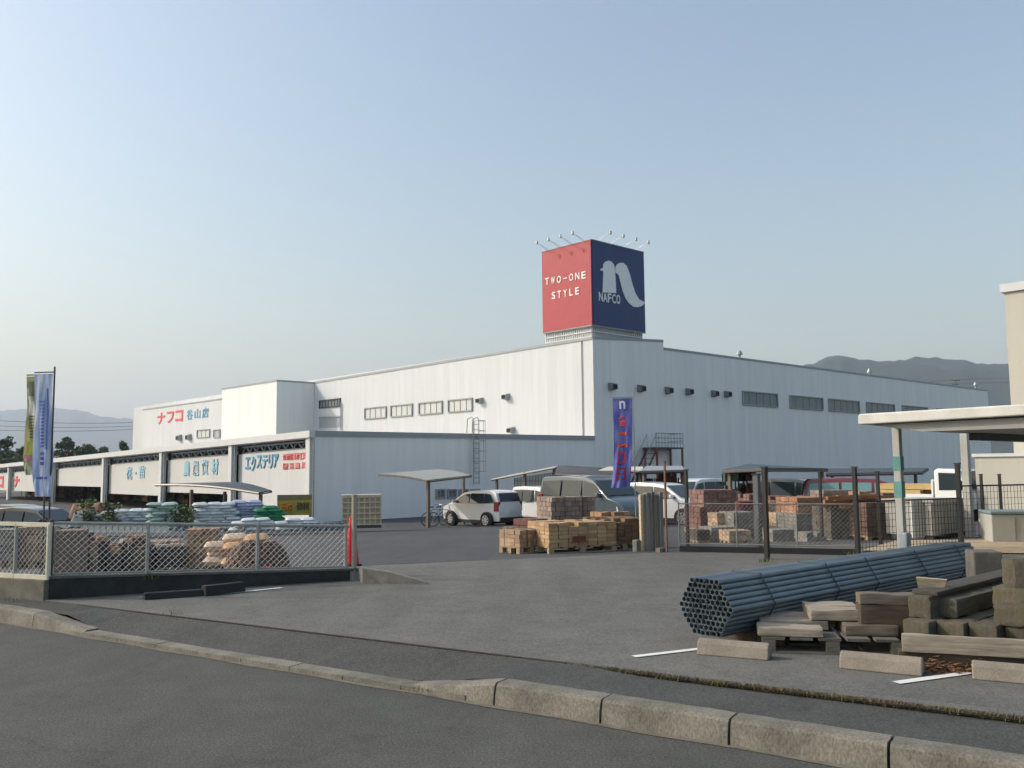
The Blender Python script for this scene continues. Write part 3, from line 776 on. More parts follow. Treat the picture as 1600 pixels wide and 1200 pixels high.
for i, (u0, u1) in enumerate(bays):
    # truss of chords and zigzag webs
    mb = MB(); n = max(10, int((u1 - u0) / 1.1)); zt_ = zr(u0) - .42; zt2 = zr(u1) - .42
    hgt = .38
    def zz(u): return zr(u) - .45
    mb.obox(plA.pt(u0 + .3, zz(u0) - .0, -.42), Lv * (u1 - u0 - .6) + Z * (zz(u1) - zz(u0)), Rv * .08, -Z * .1)
    mb.obox(plA.pt(u0 + .3, zz(u0) - hgt, -.42), Lv * (u1 - u0 - .6) + Z * (zz(u1) - zz(u0)), Rv * .08, -Z * .1)
    for k in range(n):
        ua = u0 + .3 + (u1 - u0 - .6) * k / n; ub = u0 + .3 + (u1 - u0 - .6) * (k + .5) / n; uc = u0 + .3 + (u1 - u0 - .6) * (k + 1) / n
        mb.tube(plA.pt(ua, zz(ua) - hgt, -.46), plA.pt(ub, zz(ub), -.46), .055, 4, False); mb.tube(plA.pt(ub, zz(ub), -.46), plA.pt(uc, zz(uc) - hgt, -.46), .055, 4, False)
    mb.build('truss', TR, shed)
    # hanging panel
    zb_ = [GZ, plA.hit(310, 771)[1], plA.hit(205, 773)[1], plA.hit(120, 760)[1], plA.hit(45, 768)[1], -0.4][min(i, 5)]
    mb = MB(); a = plA.pt(u0 + .3, 0, -.2); t1 = zr(u0) - .42 - ptop + .28; t2 = zr(u1) - .42 - ptop + .28
    d = Lv * (u1 - u0 - .6)
    mb.add([a + Z * zb_, a + d + Z * zb_, a + d + Z * t2, a + Z * t1] + [p + Rv * .08 for p in (a + Z * zb_, a + d + Z * zb_, a + d + Z * t2, a + Z * t1)],
           [(0, 1, 2, 3), (7, 6, 5, 4), (0, 4, 5, 1), (1, 5, 6, 2), (2, 6, 7, 3), (3, 7, 4, 0)])
    pan = fixn(mb.build('sign_panel', SPAN if i else WHITE2, shed))
    pp = Plane(plA.pt(0, 0, -.2), Lv, -Rv)
    if i == 0:
        glyphs('エクステリア', pp, [(384.5, 392, 714, 733), (393.5, 400.5, 713, 736), (402, 410, 711, 732), (411, 419, 711, 732), (421, 427, 710, 732), (428, 436, 709, 731)], BLUE_L, pan, bold=.02)
        glyphs('資材館建材工具', pp, [(443 + 5.1 * k, 447.8 + 5.1 * k, 709 - .35 * k, 719 - .35 * k) for k in range(7)], PINK_L, pan, bold=.02)
        glyphs('園芸農具', pp, [(443.5 + 9.4 * k, 450.5 + 9.4 * k, 723.5 - .5 * k, 733.5 - .6 * k) for k in range(4)], PINK_L, pan, bold=.02)
    if i == 1:
        glyphs('農業資材', pp, [(289, 297.5, 721, 744), (303, 312, 720, 743), (317, 326.5, 718, 742), (332, 342, 717, 741)], LBLUE_L, pan, bold=.03)
    if i == 2:
        glyphs('花・苗', pp, [(200, 208, 730, 749), (212, 215, 737, 741), (219, 228, 728, 747)], LBLUE_L, pan, bold=.03)
    if i == 4:
        glyphs('ナ', pp, [(24, 33, 744, 762)], RED_L, pan, bold=.05)
    if i == 5:
        glyphs('コ', pp, [(0, 8, 744, 762)], RED_L, pan, bold=.05)
# dark backing wall inside, the interior's shade put into its colour
mb = MB(); a = plA.pt(0.5, GZ, -7.5); mb.obox(a, Lv * (uL - .5), Rv * .1, Z * (3.0 - GZ)); mb.build('dark_backing', DARK, shed)
mb = MB()
rnd = random.Random(4)
SHELF = [M('goods_%s' % n_, c, .8, .3, 2) for n_, c in (('rust', rgb(120, 72, 56)), ('green', rgb(58, 92, 70)), ('tan', rgb(150, 128, 96)), ('grey', rgb(120, 124, 124)))]
for k in range(26):
    u = 2 + (uL - 6) * k / 26; hgt = rnd.uniform(1.0, 2.1); dd = rnd.uniform(3.2, 6.0)
    t_ = thing('goods_rack', 'rack of goods standing in the dim interior of the sales shed', 'rack', plA.pt(u, -1.36, -dd), 0, 'racks inside the sales shed')
    f = MB(); L_ = rnd.uniform(1.2, 2.2)
    for a in (0, L_):
        for b in (0, .6): f.obox(plA.pt(u + a, -1.36, -dd - b), Lv * .05, Rv * .05, Z * hgt)
    for z in (0.15, hgt * .5, hgt - .05): f.obox(plA.pt(u, -1.36 + z, -dd - .65), Lv * (L_ + .05), -Rv * -.7, Z * .04)
    f.build('frame', DSTEEL, t_)
    g = MB()
    for z in (0.2, hgt * .5 + .05):
        x = 0.06
        while x < L_ - .25:
            w2 = rnd.uniform(.18, .4); g.obox(plA.pt(u + x, -1.36 + z, -dd - .55), Lv * w2 * .9, Rv * .5, Z * rnd.uniform(.15, hgt * .36)); x += w2
    g.build('stock', rnd.choice(SHELF), t_)
# caged roof ladder against the end wall
uLd = plR.u(739.5)
lad = thing('roof_ladder', 'steel caged ladder climbing the shaded end wall to the low roof', 'ladder', plR.pt(uLd, -1.34, .3))
z0, z1 = plR.hit(740, 757)[1], plR.hit(740, 655)[1]
mb = MB()
for s in (-.22, .22):
    mb.tube(plR.pt(uLd + s, z0, .28), plR.pt(uLd + s, z1, .28), .03, 6)
    mb.path([plR.pt(uLd + s, z1, .28), plR.pt(uLd + s, z1 + .12, .1), plR.pt(uLd + s, z1, -.3), plR.pt(uLd + s, plR.hit(740, 676)[1], -.35)], .03, 6)
mb.build('rail', STEEL, lad)
mb = MB(); z = z0 + .1
while z < z1 - .2: mb.tube(plR.pt(uLd - .22, z, .28), plR.pt(uLd + .22, z, .28), .018, 5); z += .3
mb.build('rung', STEEL, lad)
mb = MB(); zs = []; z = z0 + .8
while z < z1: zs.append(z); z += .62
arc = [(-.28 + .0, .28), (-.36, .55), (-.25, .85), (0, .97), (.25, .85), (.36, .55), (.28, .28)]
for z in zs: mb.path([plR.pt(uLd + a, z, b) for a, b in arc], .022, 4)
for a, b in arc[1:-1]: mb.tube(plR.pt(uLd + a, zs[0], b), plR.pt(uLd + a, zs[-1], b), .016, 4)
mb.build('safety_cage', STEEL, lad)
# outside stair by the store
st = thing('steel_stair', 'outdoor steel stair with a grey landing and red stringers on the shaded front', 'stair', plR.pt(plR.u(1020), -1.34, 1.0))
zl = plR.hit(1030, 702)[1]; uA_, uB_ = plR.u(1003), plR.u(1046)
mb = MB(); mb.obox(plR.pt(uA_, zl, .02), Rv * (uB_ - uA_), -Lv * 1.3, Z * .12); mb.build('landing', DSTEEL, st)
mb = MB()
for u in [uA_ + (uB_ - uA_) * k / 9 for k in range(10)]:
    mb.tube(plR.pt(u, zl + .1, 1.3), plR.pt(u, zl + 1.15, 1.3), .025, 4)
for z in (.45, .8, 1.15): mb.tube(plR.pt(uA_, zl + z, 1.3), plR.pt(uB_, zl + z, 1.3), .03, 5)
for z in (.6, 1.15): mb.tube(plR.pt(uB_, zl + z, 0), plR.pt(uB_, zl + z, 1.3), .03, 5)
mb.build('railing', STEEL, st)
RUST = M('red_primer', rgb(132, 70, 62), 0.7, .2, 3)
mb = MB(); top = plR.pt(uA_, zl, .9); bot = plR.pt(uA_ - 3.2, -1.34, .9)
for o in (0, .9):
    mb.obox(top - Lv * (o - .4) - Z * .1, bot - top, Rv * .06, Z * .25)
mb.build('stringer', RUST, st)
mb = MB()
for k in range(11):
    p = top.lerp(bot, k / 11); mb.obox(p + Lv * .4, -Lv * .9, Rv * .26, Z * .04)
mb.build('tread', DSTEEL, st)
mb = MB()
for o in (0.4, -.5):
    mb.tube(top + Lv * o + Z * 1.1, bot + Lv * o + Z * 1.0, .03, 5)
    for k in range(5):
        p = top.lerp(bot, k / 4.5) + Lv * o; mb.tube(p, p + Z * 1.05, .02, 4)
mb.build('handrail', STEEL, st)
mb = MB()
for u in (uA_ + .1, uB_ - .15):
    for o in (.1, 1.2): mb.obox(plR.pt(u, -1.34, o), Rv * .12, -Lv * .12, Z * (zl + 1.34))
mb.build('post', RUST, st)
# ------------------------------------------------------------------ wires and pole
WIRE = M('wire_black', rgb(60, 66, 72), .7, .05, 1)
for px0, y0, px1, y1, Y, lb in ((-60, 653, 240, 659, 140, 'topmost overhead wire before the pale mountain'), (-60, 662, 240, 664, 142, 'middle overhead wire before the pale mountain'),
                            (-60, 669, 240, 669, 144, 'lowest overhead wire before the pale mountain')):
    a, b = at(px0, y0, Y), at(px1, y1, Y + 6); mb = MB()
    pts = [a.lerp(b, t / 12) - Z * (0.5 * 4 * (t / 12) * (1 - t / 12)) for t in range(13)]
    mb.path(pts, .04, 4); tag(mb.build('overhead_wire', WIRE), lb, 'wire', 'overhead wires at the left')
q = at(1492, 590, 170)
pole = thing('utility_pole', 'thin utility pole with crossarm showing above the store roof at the right', 'pole', Vector((q.x, q.y, -1.7)))
MB().tube((q.x, q.y, -1.7), q, .16, 8, True, .1).build('pole', CONC_D, pole)
mb = MB(); mb.box(q - Z * .5, (2.2, .12, .12), (1, .3, 0)); mb.box(q - Z * 1.3, (1.6, .1, .1), (1, .3, 0)); mb.build('crossarm', DSTEEL, pole)
for dy, lb in ((0, 'upper wire running to the utility pole above the store roof'), (7, 'lower wire running to the utility pole above the store roof')):
    a, b = at(1440, 598 + dy, 175), at(1600, 590 + dy, 160); c = q - Z * (.4 + dy * .1)
    tag(MB().path([a, c, b], .035, 4).build('overhead_wire', WIRE), lb, 'wire', 'overhead wires at the right')
# ------------------------------------------------------------------ vehicles
TYRE = M('tyre_rubber', rgb(34, 34, 35), 0.85, 0.15, 8); RIM = M('alloy_rim', rgb(190, 193, 196), 0.35, 0.05, 4, metal=0.7)
CARGLASS = glass('car_glass', rgb(46, 58, 62), 0.04); LAMPC = glass('lamp_lens', rgb(210, 216, 220), 0.1)
LAMPR = M('tail_lens', rgb(140, 34, 36), 0.2, 0.05, 3, coat=.5); TRIMB = M('black_trim', rgb(30, 31, 33), 0.6, 0.1, 5)
PLATE = M('plate_white', rgb(225, 226, 222), 0.5, 0.05, 3)
def paint(name, c, rough=0.3, metal=0.0): return M(name, c, rough, 0.03, 0.8, metal=metal, coat=0.8)
PW = paint('white_paint', rgb(232, 233, 232)); PS = paint('silver_paint', rgb(74, 88, 96), .4); PB = paint('blue_paint', rgb(58, 92, 128), .3, .3)
PK = paint('black_paint', rgb(26, 28, 32)); PM = paint('maroon_paint', rgb(122, 40, 60)); PP = paint('pink_grey_paint', rgb(172, 142, 146), .35, .3)
HATCH = dict(prof=[(1.93, .26), (1.97, .45), (1.93, .66), (1.80, .84), (1.22, 1.02), (.42, 1.50), (.0, 1.58), (-.8, 1.62), (-1.55, 1.58), (-1.74, 1.50), (-1.93, 1.06), (-1.97, .85), (-1.98, .45), (-1.93, .26)],
             W=.85, belt=.98, tumble=.30, wx=(1.25, -1.25), wr=.31, ws=(4, 5), rw=(9, 10),
             win=[[(1.02, 1.04), (.42, 1.40), (-.05, 1.46), (-.05, 1.02)], [(-.13, 1.02), (-.13, 1.47), (-1.0, 1.48), (-1.0, 1.04)], [(-1.07, 1.04), (-1.07, 1.48), (-1.45, 1.45), (-1.72, 1.12)]])
VAN = dict(prof=[(2.25, .28), (2.30, .55), (2.22, .80), (2.02, .98), (1.55, 1.12), (.72, 1.72), (.3, 1.84), (-.8, 1.88), (-2.0, 1.84), (-2.15, 1.74), (-2.28, 1.10), (-2.32, .8), (-2.32, .45), (-2.26, .28)],
           W=.87, belt=1.08, tumble=.20, wx=(1.42, -1.42), wr=.32, ws=(4, 5), rw=(9, 10),
           win=[[(1.35, 1.14), (.78, 1.60), (.28, 1.70), (.28, 1.12)], [(.18, 1.12), (.18, 1.71), (-.85, 1.72), (-.85, 1.12)], [(-.95, 1.12), (-.95, 1.72), (-1.98, 1.68), (-2.1, 1.2)]])
KEI = dict(prof=[(1.66, .26), (1.69, .5), (1.66, .82), (1.55, .96), (1.22, 1.05), (.72, 1.62), (.4, 1.72), (-.6, 1.76), (-1.45, 1.72), (-1.58, 1.6), (-1.66, 1.05), (-1.69, .8), (-1.69, .45), (-1.64, .26)],
           W=.735, belt=1.0, tumble=.16, wx=(1.2, -1.2), wr=.27, ws=(4, 5), rw=(9, 10),
           win=[[(1.1, 1.06), (.72, 1.5), (.3, 1.58), (.3, 1.05)], [(.2, 1.05), (.2, 1.58), (-.6, 1.6), (-.6, 1.05)], [(-.68, 1.05), (-.68, 1.6), (-1.4, 1.57), (-1.5, 1.12)]])
SEDAN = dict(prof=[(2.15, .26), (2.2, .45), (2.14, .66), (1.95, .78), (1.02, .94), (.22, 1.36), (-.2, 1.42), (-.75, 1.42), (-1.0, 1.36), (-1.62, .98), (-2.1, .93), (-2.2, .8), (-2.22, .45), (-2.16, .26)],
             W=.86, belt=.92, tumble=.42, wx=(1.32, -1.3), wr=.31, ws=(4, 5), rw=(8, 9),
             win=[[(.82, .98), (.22, 1.30), (-.22, 1.34), (-.22, .96)], [(-.3, .96), (-.3, 1.34), (-.82, 1.33), (-1.3, 1.0)]])
def car(name, label, cat, spec, body_mat, px, Y, hd, dz=0.0, group=None, dx=0.0, glassm=None, wheels=True):
    g = gp(px, Y); hd = Vector(hd).normalized()
    t = thing(name, label, cat, (g.x, g.y, g.z + dz), math.atan2(hd.y, hd.x), group)
    S = spec; W, belt, tu = S['W'], S['belt'], S['tumble']; prof = S['prof']; n = len(prof)
    def hw(x, z):
        w_ = W - max(0, z - belt) * tu - (0.05 if z < .35 else 0)
        xe = max(abs(prof[1][0]), abs(prof[-2][0]))
        e = max(0, (abs(x) / xe - 0.78) / 0.22); w_ -= 0.16 * e * e
        return w_
    rows = (-1, -.6, .6, 1)
    mb = MB(); vs = []
    for (x, z) in prof:
        w_ = hw(x, z)
        for r in rows: vs.append((x + (0.06 if abs(r) < .9 and abs(x) > 1.4 else 0) * (1 if x > 0 else -1), r * w_, z + (0.015 if abs(r) < .9 and z > belt else 0)))
    fs = []
    for i in range(n - 1):
        for k in range(3): fs.append((i * 4 + k, i * 4 + k + 1, i * 4 + 4 + k + 1, i * 4 + 4 + k))
    fs.append(tuple([0, 1, 2, 3] + [(n - 1) * 4 + k for k in (3, 2, 1, 0)]))
    for k in (0, 3): # sides: below and above the belt
        fs.append(tuple(i * 4 + k for i in range(n)))
    mb.add(vs, fs)
    o = mb.build('body', body_mat, t, world=False)
    bm = bmesh.new(); bm.from_mesh(o.data)
    # cut the side polygons at the belt so that they lie flat
    bmesh.ops.bisect_plane(bm, geom=bm.verts[:] + bm.edges[:] + bm.faces[:], plane_co=(0, 0, belt), plane_no=(0, 0, 1))
    for v in bm.verts:
        if abs(v.co.z - belt) < 1e-4 and abs(v.co.y) > .6 * W: v.co.y = math.copysign(hw(v.co.x, v.co.z), v.co.y)
    bmesh.ops.recalc_face_normals(bm, faces=bm.faces); bmesh.ops.triangulate(bm, faces=[f for f in bm.faces if len(f.verts) > 5])
    bmesh.ops.recalc_face_normals(bm, faces=bm.faces)
    for f in bm.faces: f.smooth = True
    bm.to_mesh(o.data); bm.free(); o.data.set_sharp_from_angle(angle=R_(28))
    md = o.modifiers.new('bevel', 'BEVEL'); md.width = .035; md.segments = 3; md.limit_method = 'ANGLE'; md.angle_limit = R_(28)
    gm = glassm or CARGLASS
    for sd_ in (-1, 1):
        for poly in S['win']:
            m = MB(); q = [Vector((x, sd_ * (hw(x, z) + .004), z)) for x, z in poly]
            m.prism(q, (0, sd_ * .012, 0)); m.build('window', gm, t, world=False)
    for nm, (i, j), inset in (('windscreen', S['ws'], .07), ('rear_window', S['rw'], .09)):
        (xa, za), (xb, zb) = prof[i], prof[j]
        if za > zb: (xa, za), (xb, zb) = (xb, zb), (xa, za)
        nn = Vector((zb - za, 0, xa - xb)).normalized()
        if nn.x * (xa + xb) < 0: nn = -nn
        q = []
        for f, sg in ((.1, -1), (.1, 1), (.94, 1), (.94, -1)):
            x = xa + (xb - xa) * f; z = za + (zb - za) * f; xo = 0.05 * (1 if x > 0 else -1) if abs(x) > 1.4 else 0
            q.append(Vector((x + xo, sg * (hw(x, z) - inset), z + .012)))
        m = MB(); m.prism([p + nn * .014 for p in q], nn * .016); m.build(nm, gm, t, world=False)
    fx = prof[2][0]; rx = prof[-4][0]
    for sg in (-1, 1):
        wy = hw(fx, .7)
        MB().prism([(fx + .05, sg * (wy - .36), .60), (fx + .05, sg * (wy - .36), .74), (fx - .26, sg * (wy + .05), .84), (fx - .22, sg * (wy + .05), .66)], (-.05, 0, .0)).build('headlight', LAMPC, t, world=False, bevel=.01)
        wr_ = hw(rx, belt)
        MB().obox((rx + .24, sg * (wr_ + .035), belt - .28), (-.27, -sg * .025, 0), (0, -sg * .16, 0), (-.0, 0, .42)).build('tail_light', LAMPR, t, world=False, bevel=.015)
        x = S['win'][0][0][0] - .12; m = MB(); m.obox((x, sg * (W - .06), belt + .05), (-.1, 0, 0), (0, sg * .24, 0), (0, 0, .15)); m.build('wing_mirror', body_mat, t, world=False, bevel=.03)
    xe = prof[-3][0] - .035; xf = prof[1][0] + .035
    MB().obox((xe - .03, -.17, .62), (-.03, 0, 0), (0, .34, 0), (0, 0, .17)).build('number_plate', PLATE, t, world=False)
    MB().obox((xf + .02, -.17, .40), (.03, 0, 0), (0, .34, 0), (0, 0, .17)).build('number_plate', PLATE, t, world=False)
    MB().obox((xe - .0, -W + .2, .24), (-.055, 0, 0), (0, 2 * W - .4, 0), (0, 0, .2)).build('bumper', TRIMB, t, world=False, bevel=.02)
    MB().obox((xf + .0, -.5, .3), (.04, 0, 0), (0, 1.0, 0), (0, 0, .12)).build('grille', TRIMB, t, world=False)
    if wheels:
        for x in S['wx']:
            for sg in (-1, 1):
                r = S['wr']
                MB().tube((x, sg * (W - .25), r), (x, sg * (W + .004), r), r * 1.17, 28).build('wheel_arch', TRIMB, t, world=False)
                wl = MB().tube((x, sg * (W - .2), r), (x, sg * (W + .02), r), r, 28).build('wheel', TYRE, t, world=False)
                m = MB(); m.tube((x, sg * (W - .1), r), (x, sg * (W + .028), r), r * .3, 12)
                for k in range(7):
                    a = 2 * math.pi * k / 7; c_, s_ = math.cos(a), math.sin(a)
                    m.obox((x - .03 * s_, sg * (W + .012), r + .03 * c_), (.06 * s_, 0, -.06 * c_), (c_ * r * .62, 0, s_ * r * .62), (0, sg * .02, 0))
                for k in range(20):
                    a, b = 2 * math.pi * k / 20, 2 * math.pi * (k + 1) / 20
                    m.tube((x + math.cos(a) * r * .64, sg * (W + .02), r + math.sin(a) * r * .64), (x + math.cos(b) * r * .64, sg * (W + .02), r + math.sin(b) * r * .64), .02, 4, False)
                m.build('rim', RIM, wl, world=False)
        MB().obox((1.3, -W + .15, .14), (-2.6, 0, 0), (0, 2 * W - .3, 0), (0, 0, .15)).build('underbody', TRIMB, t, world=False)
    return t
car('parked_car', 'white hatchback seen from its rear left, in front of the shaded shed wall', 'car', HATCH, PW, 752, 41.6, Lv, group='cars in the yard')
car('parked_van', 'silver grey minivan facing right behind the strapped paver stack', 'van', VAN, PS, 928, 33.0, (.62, -.78, 0), group='cars in the yard')
car('parked_car', 'small white box car with its windscreen showing between hatchback and silver minivan', 'car', KEI, PW, 846, 44, (.62, -.78, 0), group='cars in the yard')
car('parked_car', 'white car with its bonnet showing right of the standing planks', 'car', HATCH, PW, 1040, 35, (.72, -.69, 0), group='cars in the yard')
car('parked_car', 'white box car behind the first black fence post and red brick packs', 'car', KEI, PW, 1088, 44, (-.75, -.6, 0), dz=.2, group='cars in the yard')
car('parked_car', 'silver box car standing behind the orange tiles and beside the maroon car', 'car', VAN, PS, 1243, 40, (.8, -.6, 0), dz=-.1, group='cars in the yard')
car('parked_car', 'maroon car with pale windows behind the timber on the fenced yard', 'car', VAN, PM, 1352, 34, (.93, -.35, 0), dz=-.3, group='cars in the yard', glassm=glass('pale_car_glass', rgb(120, 160, 160), .1))
car('parked_car', 'blue saloon car at the left photo edge behind the pale fence', 'car', SEDAN, PB, -52, 27.5, (.96, -.28, 0), dz=-.48, group='cars at the left')
car('parked_car', 'black car with a glossy roof just right of the blue saloon', 'car', HATCH, PK, 66, 36, (.97, -.25, 0), dz=-.35, group='cars at the left')
car('parked_car', 'silver car between the blue saloon and the black car', 'car', HATCH, PS, 40, 41, (.97, -.25, 0), dz=-.25, group='cars at the left')
# small white flatbed truck
g = gp(1450, 30)
TR_ = thing('small_truck', 'small white flatbed truck with a load of yellow timber behind the grey cabinets', 'truck', (g.x, g.y, g.z), math.atan2(-.76, .65), None)
mb = MB()
pr = [(1.65, .45), (1.66, .95), (1.56, 1.08), (1.28, 1.72), (.62, 1.76), (.50, 1.68), (.50, .45)]
mb.prism([(x, -.72, z) for x, z in pr], (0, 1.44, 0)); mb.build('cab', PW, TR_, world=False, bevel=.05, seg=3)
for sg in (-1, 1):
    MB().prism([(1.46, sg * .725, 1.08), (1.22, sg * .725, 1.6), (.66, sg * .725, 1.62), (.66, sg * .725, 1.06)], (0, sg * .01, 0)).build('window', CARGLASS, TR_, world=False)
    MB().obox((1.68, sg * .36, .68), (.02, 0, 0), (0, sg * .25, 0), (0, 0, .18)).build('headlight', LAMPC, TR_, world=False)
    MB().obox((1.3, sg * .74, 1.12), (.1, 0, 0), (0, sg * .16, 0), (0, 0, .25)).build('wing_mirror', TRIMB, TR_, world=False)
MB().prism([(1.575, -.6, 1.12), (1.575, .6, 1.12), (1.33, .58, 1.66), (1.33, -.58, 1.66)], (.015, 0, .006)).build('windscreen', CARGLASS, TR_, world=False)
mb = MB(); mb.obox((-1.65, -.7, .55), (2.1, 0, 0), (0, 1.4, 0), (0, 0, .1))
for sg in (-1, 1): mb.obox((-1.65, sg * .7 - .02, .65), (2.1, 0, 0), (0, .04, 0), (0, 0, .28))
mb.obox((-1.65, -.68, .65), (.04, 0, 0), (0, 1.36, 0), (0, 0, .28)); mb.obox((.40, -.7, .65), (.05, 0, 0), (0, 1.4, 0), (0, 0, .75)); mb.build('load_bed', PW, TR_, world=False)
for x in (1.05, -1.05):
    for sg in (-1, 1):
        wl = MB().tube((x, sg * .5, .27), (x, sg * .7, .27), .27, 20).build('wheel', TYRE, TR_, world=False); MB().tube((x, sg * .6, .27), (x, sg * .71, .27), .15, 12).build('rim', RIM, wl, world=False)
YEL = wood('yellow_wood', rgb(186, 160, 110), .6)
mb = MB(); rnd = random.Random(3)
c_, s_ = TR_.rotation_euler.z, 0
rot = Matrix.Rotation(TR_.rotation_euler.z, 3, 'Z')
for k in range(14):
    a = Vector((-1.55 + .05 * (k % 3), -.6 + .24 * (k % 5), .67 + .2 * (k // 5))); mb.obox(TR_.location + rot @ a, rot @ Vector((1.6 + rnd.uniform(-.2, .3), 0, 0)), rot @ Vector((0, .22, 0)), Z * .18)
tag(mb.build('timber_load', YEL), 'yellow timber stacked on the bed of the small white truck', 'timber')
# ------------------------------------------------------------------ fences, banners, yard goods
GALV = M('galvanised_wire', rgb(190, 192, 188), 0.5, .12, 5, metal=.3); GALVP = M('galvanised_post', rgb(160, 162, 156), 0.55, .18, 5, metal=.3)
CREAMP = M('cream_rail', rgb(212, 206, 184), 0.6, .12, 6); BLK = M('black_rail', rgb(36, 36, 38), 0.55, .12, 6); BLKW = M('black_wire', rgb(40, 40, 42), 0.6, .1, 5)
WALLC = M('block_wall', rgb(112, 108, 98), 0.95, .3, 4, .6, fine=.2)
WALLD = M('shaded_block_wall', rgb(50, 52, 51), 0.95, .35, 4, .6, fine=.2)  # shade on the driveway side of the wall put into the colour
def chain(mb, a, b, h, pitch, r, z0=0.0):
    """diamond mesh between ground points a, b (a.z, b.z = lower edge) of height h"""
    a, b = Vector(a), Vector(b); Ln = (b - a).length; d = (b - a) / Ln; k = -h
    while k < Ln:
        for sgn in (1, -1):
            u0, v0, u1, v1 = (k, 0, k + h, h) if sgn > 0 else (k + h, 0, k, h)
            # clip to 0..Ln
            if sgn > 0:
                if u0 < 0: v0 += -u0; u0 = 0
                if u1 > Ln: v1 -= u1 - Ln; u1 = Ln
            else:
                if u0 > Ln: v0 += u0 - Ln; u0 = Ln
                if u1 < 0: v1 -= -u1; u1 = 0
            if v1 - v0 > .01: mb.tube(a + d * u0 + Z * v0, a + d * u1 + Z * v1, r, 3, False)
        k += pitch
    return mb
# pale fence along the pavement on its low block wall (left edge)
fA0 = on_z(-120, 925, 0); fA1 = on_z(68, 938, 0); dA = (fA1 - fA0).normalized()
fw = thing('block_wall', 'low grey block wall at the pavement edge under the pale fence', 'wall', fA1)
nA = Vector((-dA.y, dA.x, 0)); hA = 0.23
MB().obox(fA0 - Z * .3, fA1 - fA0, nA * .14, Z * (.3 + hA)).build('wall', WALLC, fw, bevel=.008)
fa = thing('wire_fence', 'pale cream framed wire fence on the low wall at the left photo edge', 'fence', fA1 + Z * hA)
lo = fA1 + Z * hA + nA * .07; le = fA0 + Z * hA + nA * .07; hF = .62
MB().obox(le + Z * hF - nA * .02, lo - le, nA * .04, Z * .045).build('top_rail', CREAMP, fa)
MB().obox(le + Z * .0 - nA * .02, lo - le, nA * .04, Z * .05).build('bottom_rail', CREAMP, fa)
for px in (8, -55): 
    s = (on_z(px, 935, 0) - fA0).dot(dA); p = le + dA * s; MB().tube(p, p + Z * (hF + .03), .022, 8).build('post', GALVP, fa)
chain(MB(), le + Z * .05, lo + Z * .05, hF - .06, .075, .003).build('wire_mesh', GALV, fa)
MB().tube(lo - dA * .03, lo - dA * .03 + Z * (hF + .03), .03, 8).build('post', CREAMP, fa)
# second fence, on the dark retaining wall beside the driveway
fB0 = on_z(76, 937, 0); fB1 = on_z(560, 906, 0); dB = (fB1 - fB0).normalized(); nB = Vector((-dB.y, dB.x, 0))
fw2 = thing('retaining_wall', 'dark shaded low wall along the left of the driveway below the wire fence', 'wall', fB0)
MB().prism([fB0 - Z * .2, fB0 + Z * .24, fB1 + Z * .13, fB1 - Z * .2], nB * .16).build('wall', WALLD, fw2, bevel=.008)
MB().prism([fB0 + Z * .241 - nB * .01, fB0 + Z * .27 - nB * .01, fB1 + Z * .155 - nB * .01, fB1 + Z * .131 - nB * .01], nB * .18).build('coping', M('coping_conc', rgb(96, 98, 94), .95, .25, 5, .4), fw2)
fb = thing('wire_fence', 'grey chain link fence above the dark wall beside the driveway', 'fence', fB0 + Z * .26)
b0 = fB0 + Z * .27 + nB * .08; b1 = fB1 + Z * .155 + nB * .08; b1 = b0.lerp(b1, .97); hB = .62
t0 = b0 + Z * hB; t1 = Vector((b1.x, b1.y, at(540, 822, b1.y).z))
hB1 = t1.z - b1.z
MB().tube(t0, t1, .019, 8).build('top_rail', GALVP, fb)
MB().tube(b0 + Z * .02, b1 + Z * .02, .012, 6).build('bottom_rail', GALVP, fb)
for px, r_ in ((230, .024), (402, .024), (540, .024)):
    d = ray(px, 870); f = 0
    # station along the fence in that image column
    den = dB.x * d.y - dB.y * d.x; s = (-(b0.x * d.y - b0.y * d.x)) / den
    p = b0 + dB * s; fr = s / (b1 - b0).length; p.z = b0.z + (b1.z - b0.z) * fr
    MB().tube(p, p + Z * (hB + (hB1 - hB) * fr + .02), r_, 8).build('post', GALVP, fb)
cm = MB(); nseg = 8
for i in range(nseg):
    a = b0.lerp(b1, i / nseg); b = b0.lerp(b1, (i + 1) / nseg)
    chain(cm, a, b, hB + (hB1 - hB) * (i + .5) / nseg, .0755, .003)
cm.build('wire_mesh', GALV, fb)
MB().tube(b0 - Z * .3, b0 + Z * (hB + .04), .032, 8).build('corner_post', M('dark_post', rgb(66, 70, 72), .6, .15, 5), fb)
# entrance post and cone
gpst = on_z(553, 906, 0); p = Vector((gpst.x, gpst.y, 0))
ztop = at(553, 775, p.y).z
MB_ = MB(); MB_.tube(p - Z * .05, p + Z * ztop, .036, 10); MB_.tube(p + Z * ztop, p + Z * (ztop + .02), .04, 10)
gt = thing('gate_post', 'tall beige steel gate post at the end of the chain link fence', 'post', p); MB_.build('post', M('beige_post', rgb(150, 146, 132), .6, .15, 5), gt)
MB().tube(p - Z * .02, p + Z * .12, .07, 12).build('footing', CONC_D, gt)
def cone(px, py, Y, label):
    q = at(px, py, Y); t = thing('traffic_cone', label, 'traffic cone', q)
    REDP = M('red_plastic', rgb(214, 30, 44), .5, .08, 4)
    MB().tube(q + Z * .03, q + Z * .70, .11, 20, True, .025).build('cone_body', REDP, t, smooth=True, angle=40)
    MB().box(q + Z * .015, (.25, .25, .03), dB).build('base', TRIMB, t, bevel=.02)
cone(549, 884, 12.75, 'red traffic cone half hidden behind the beige gate post')
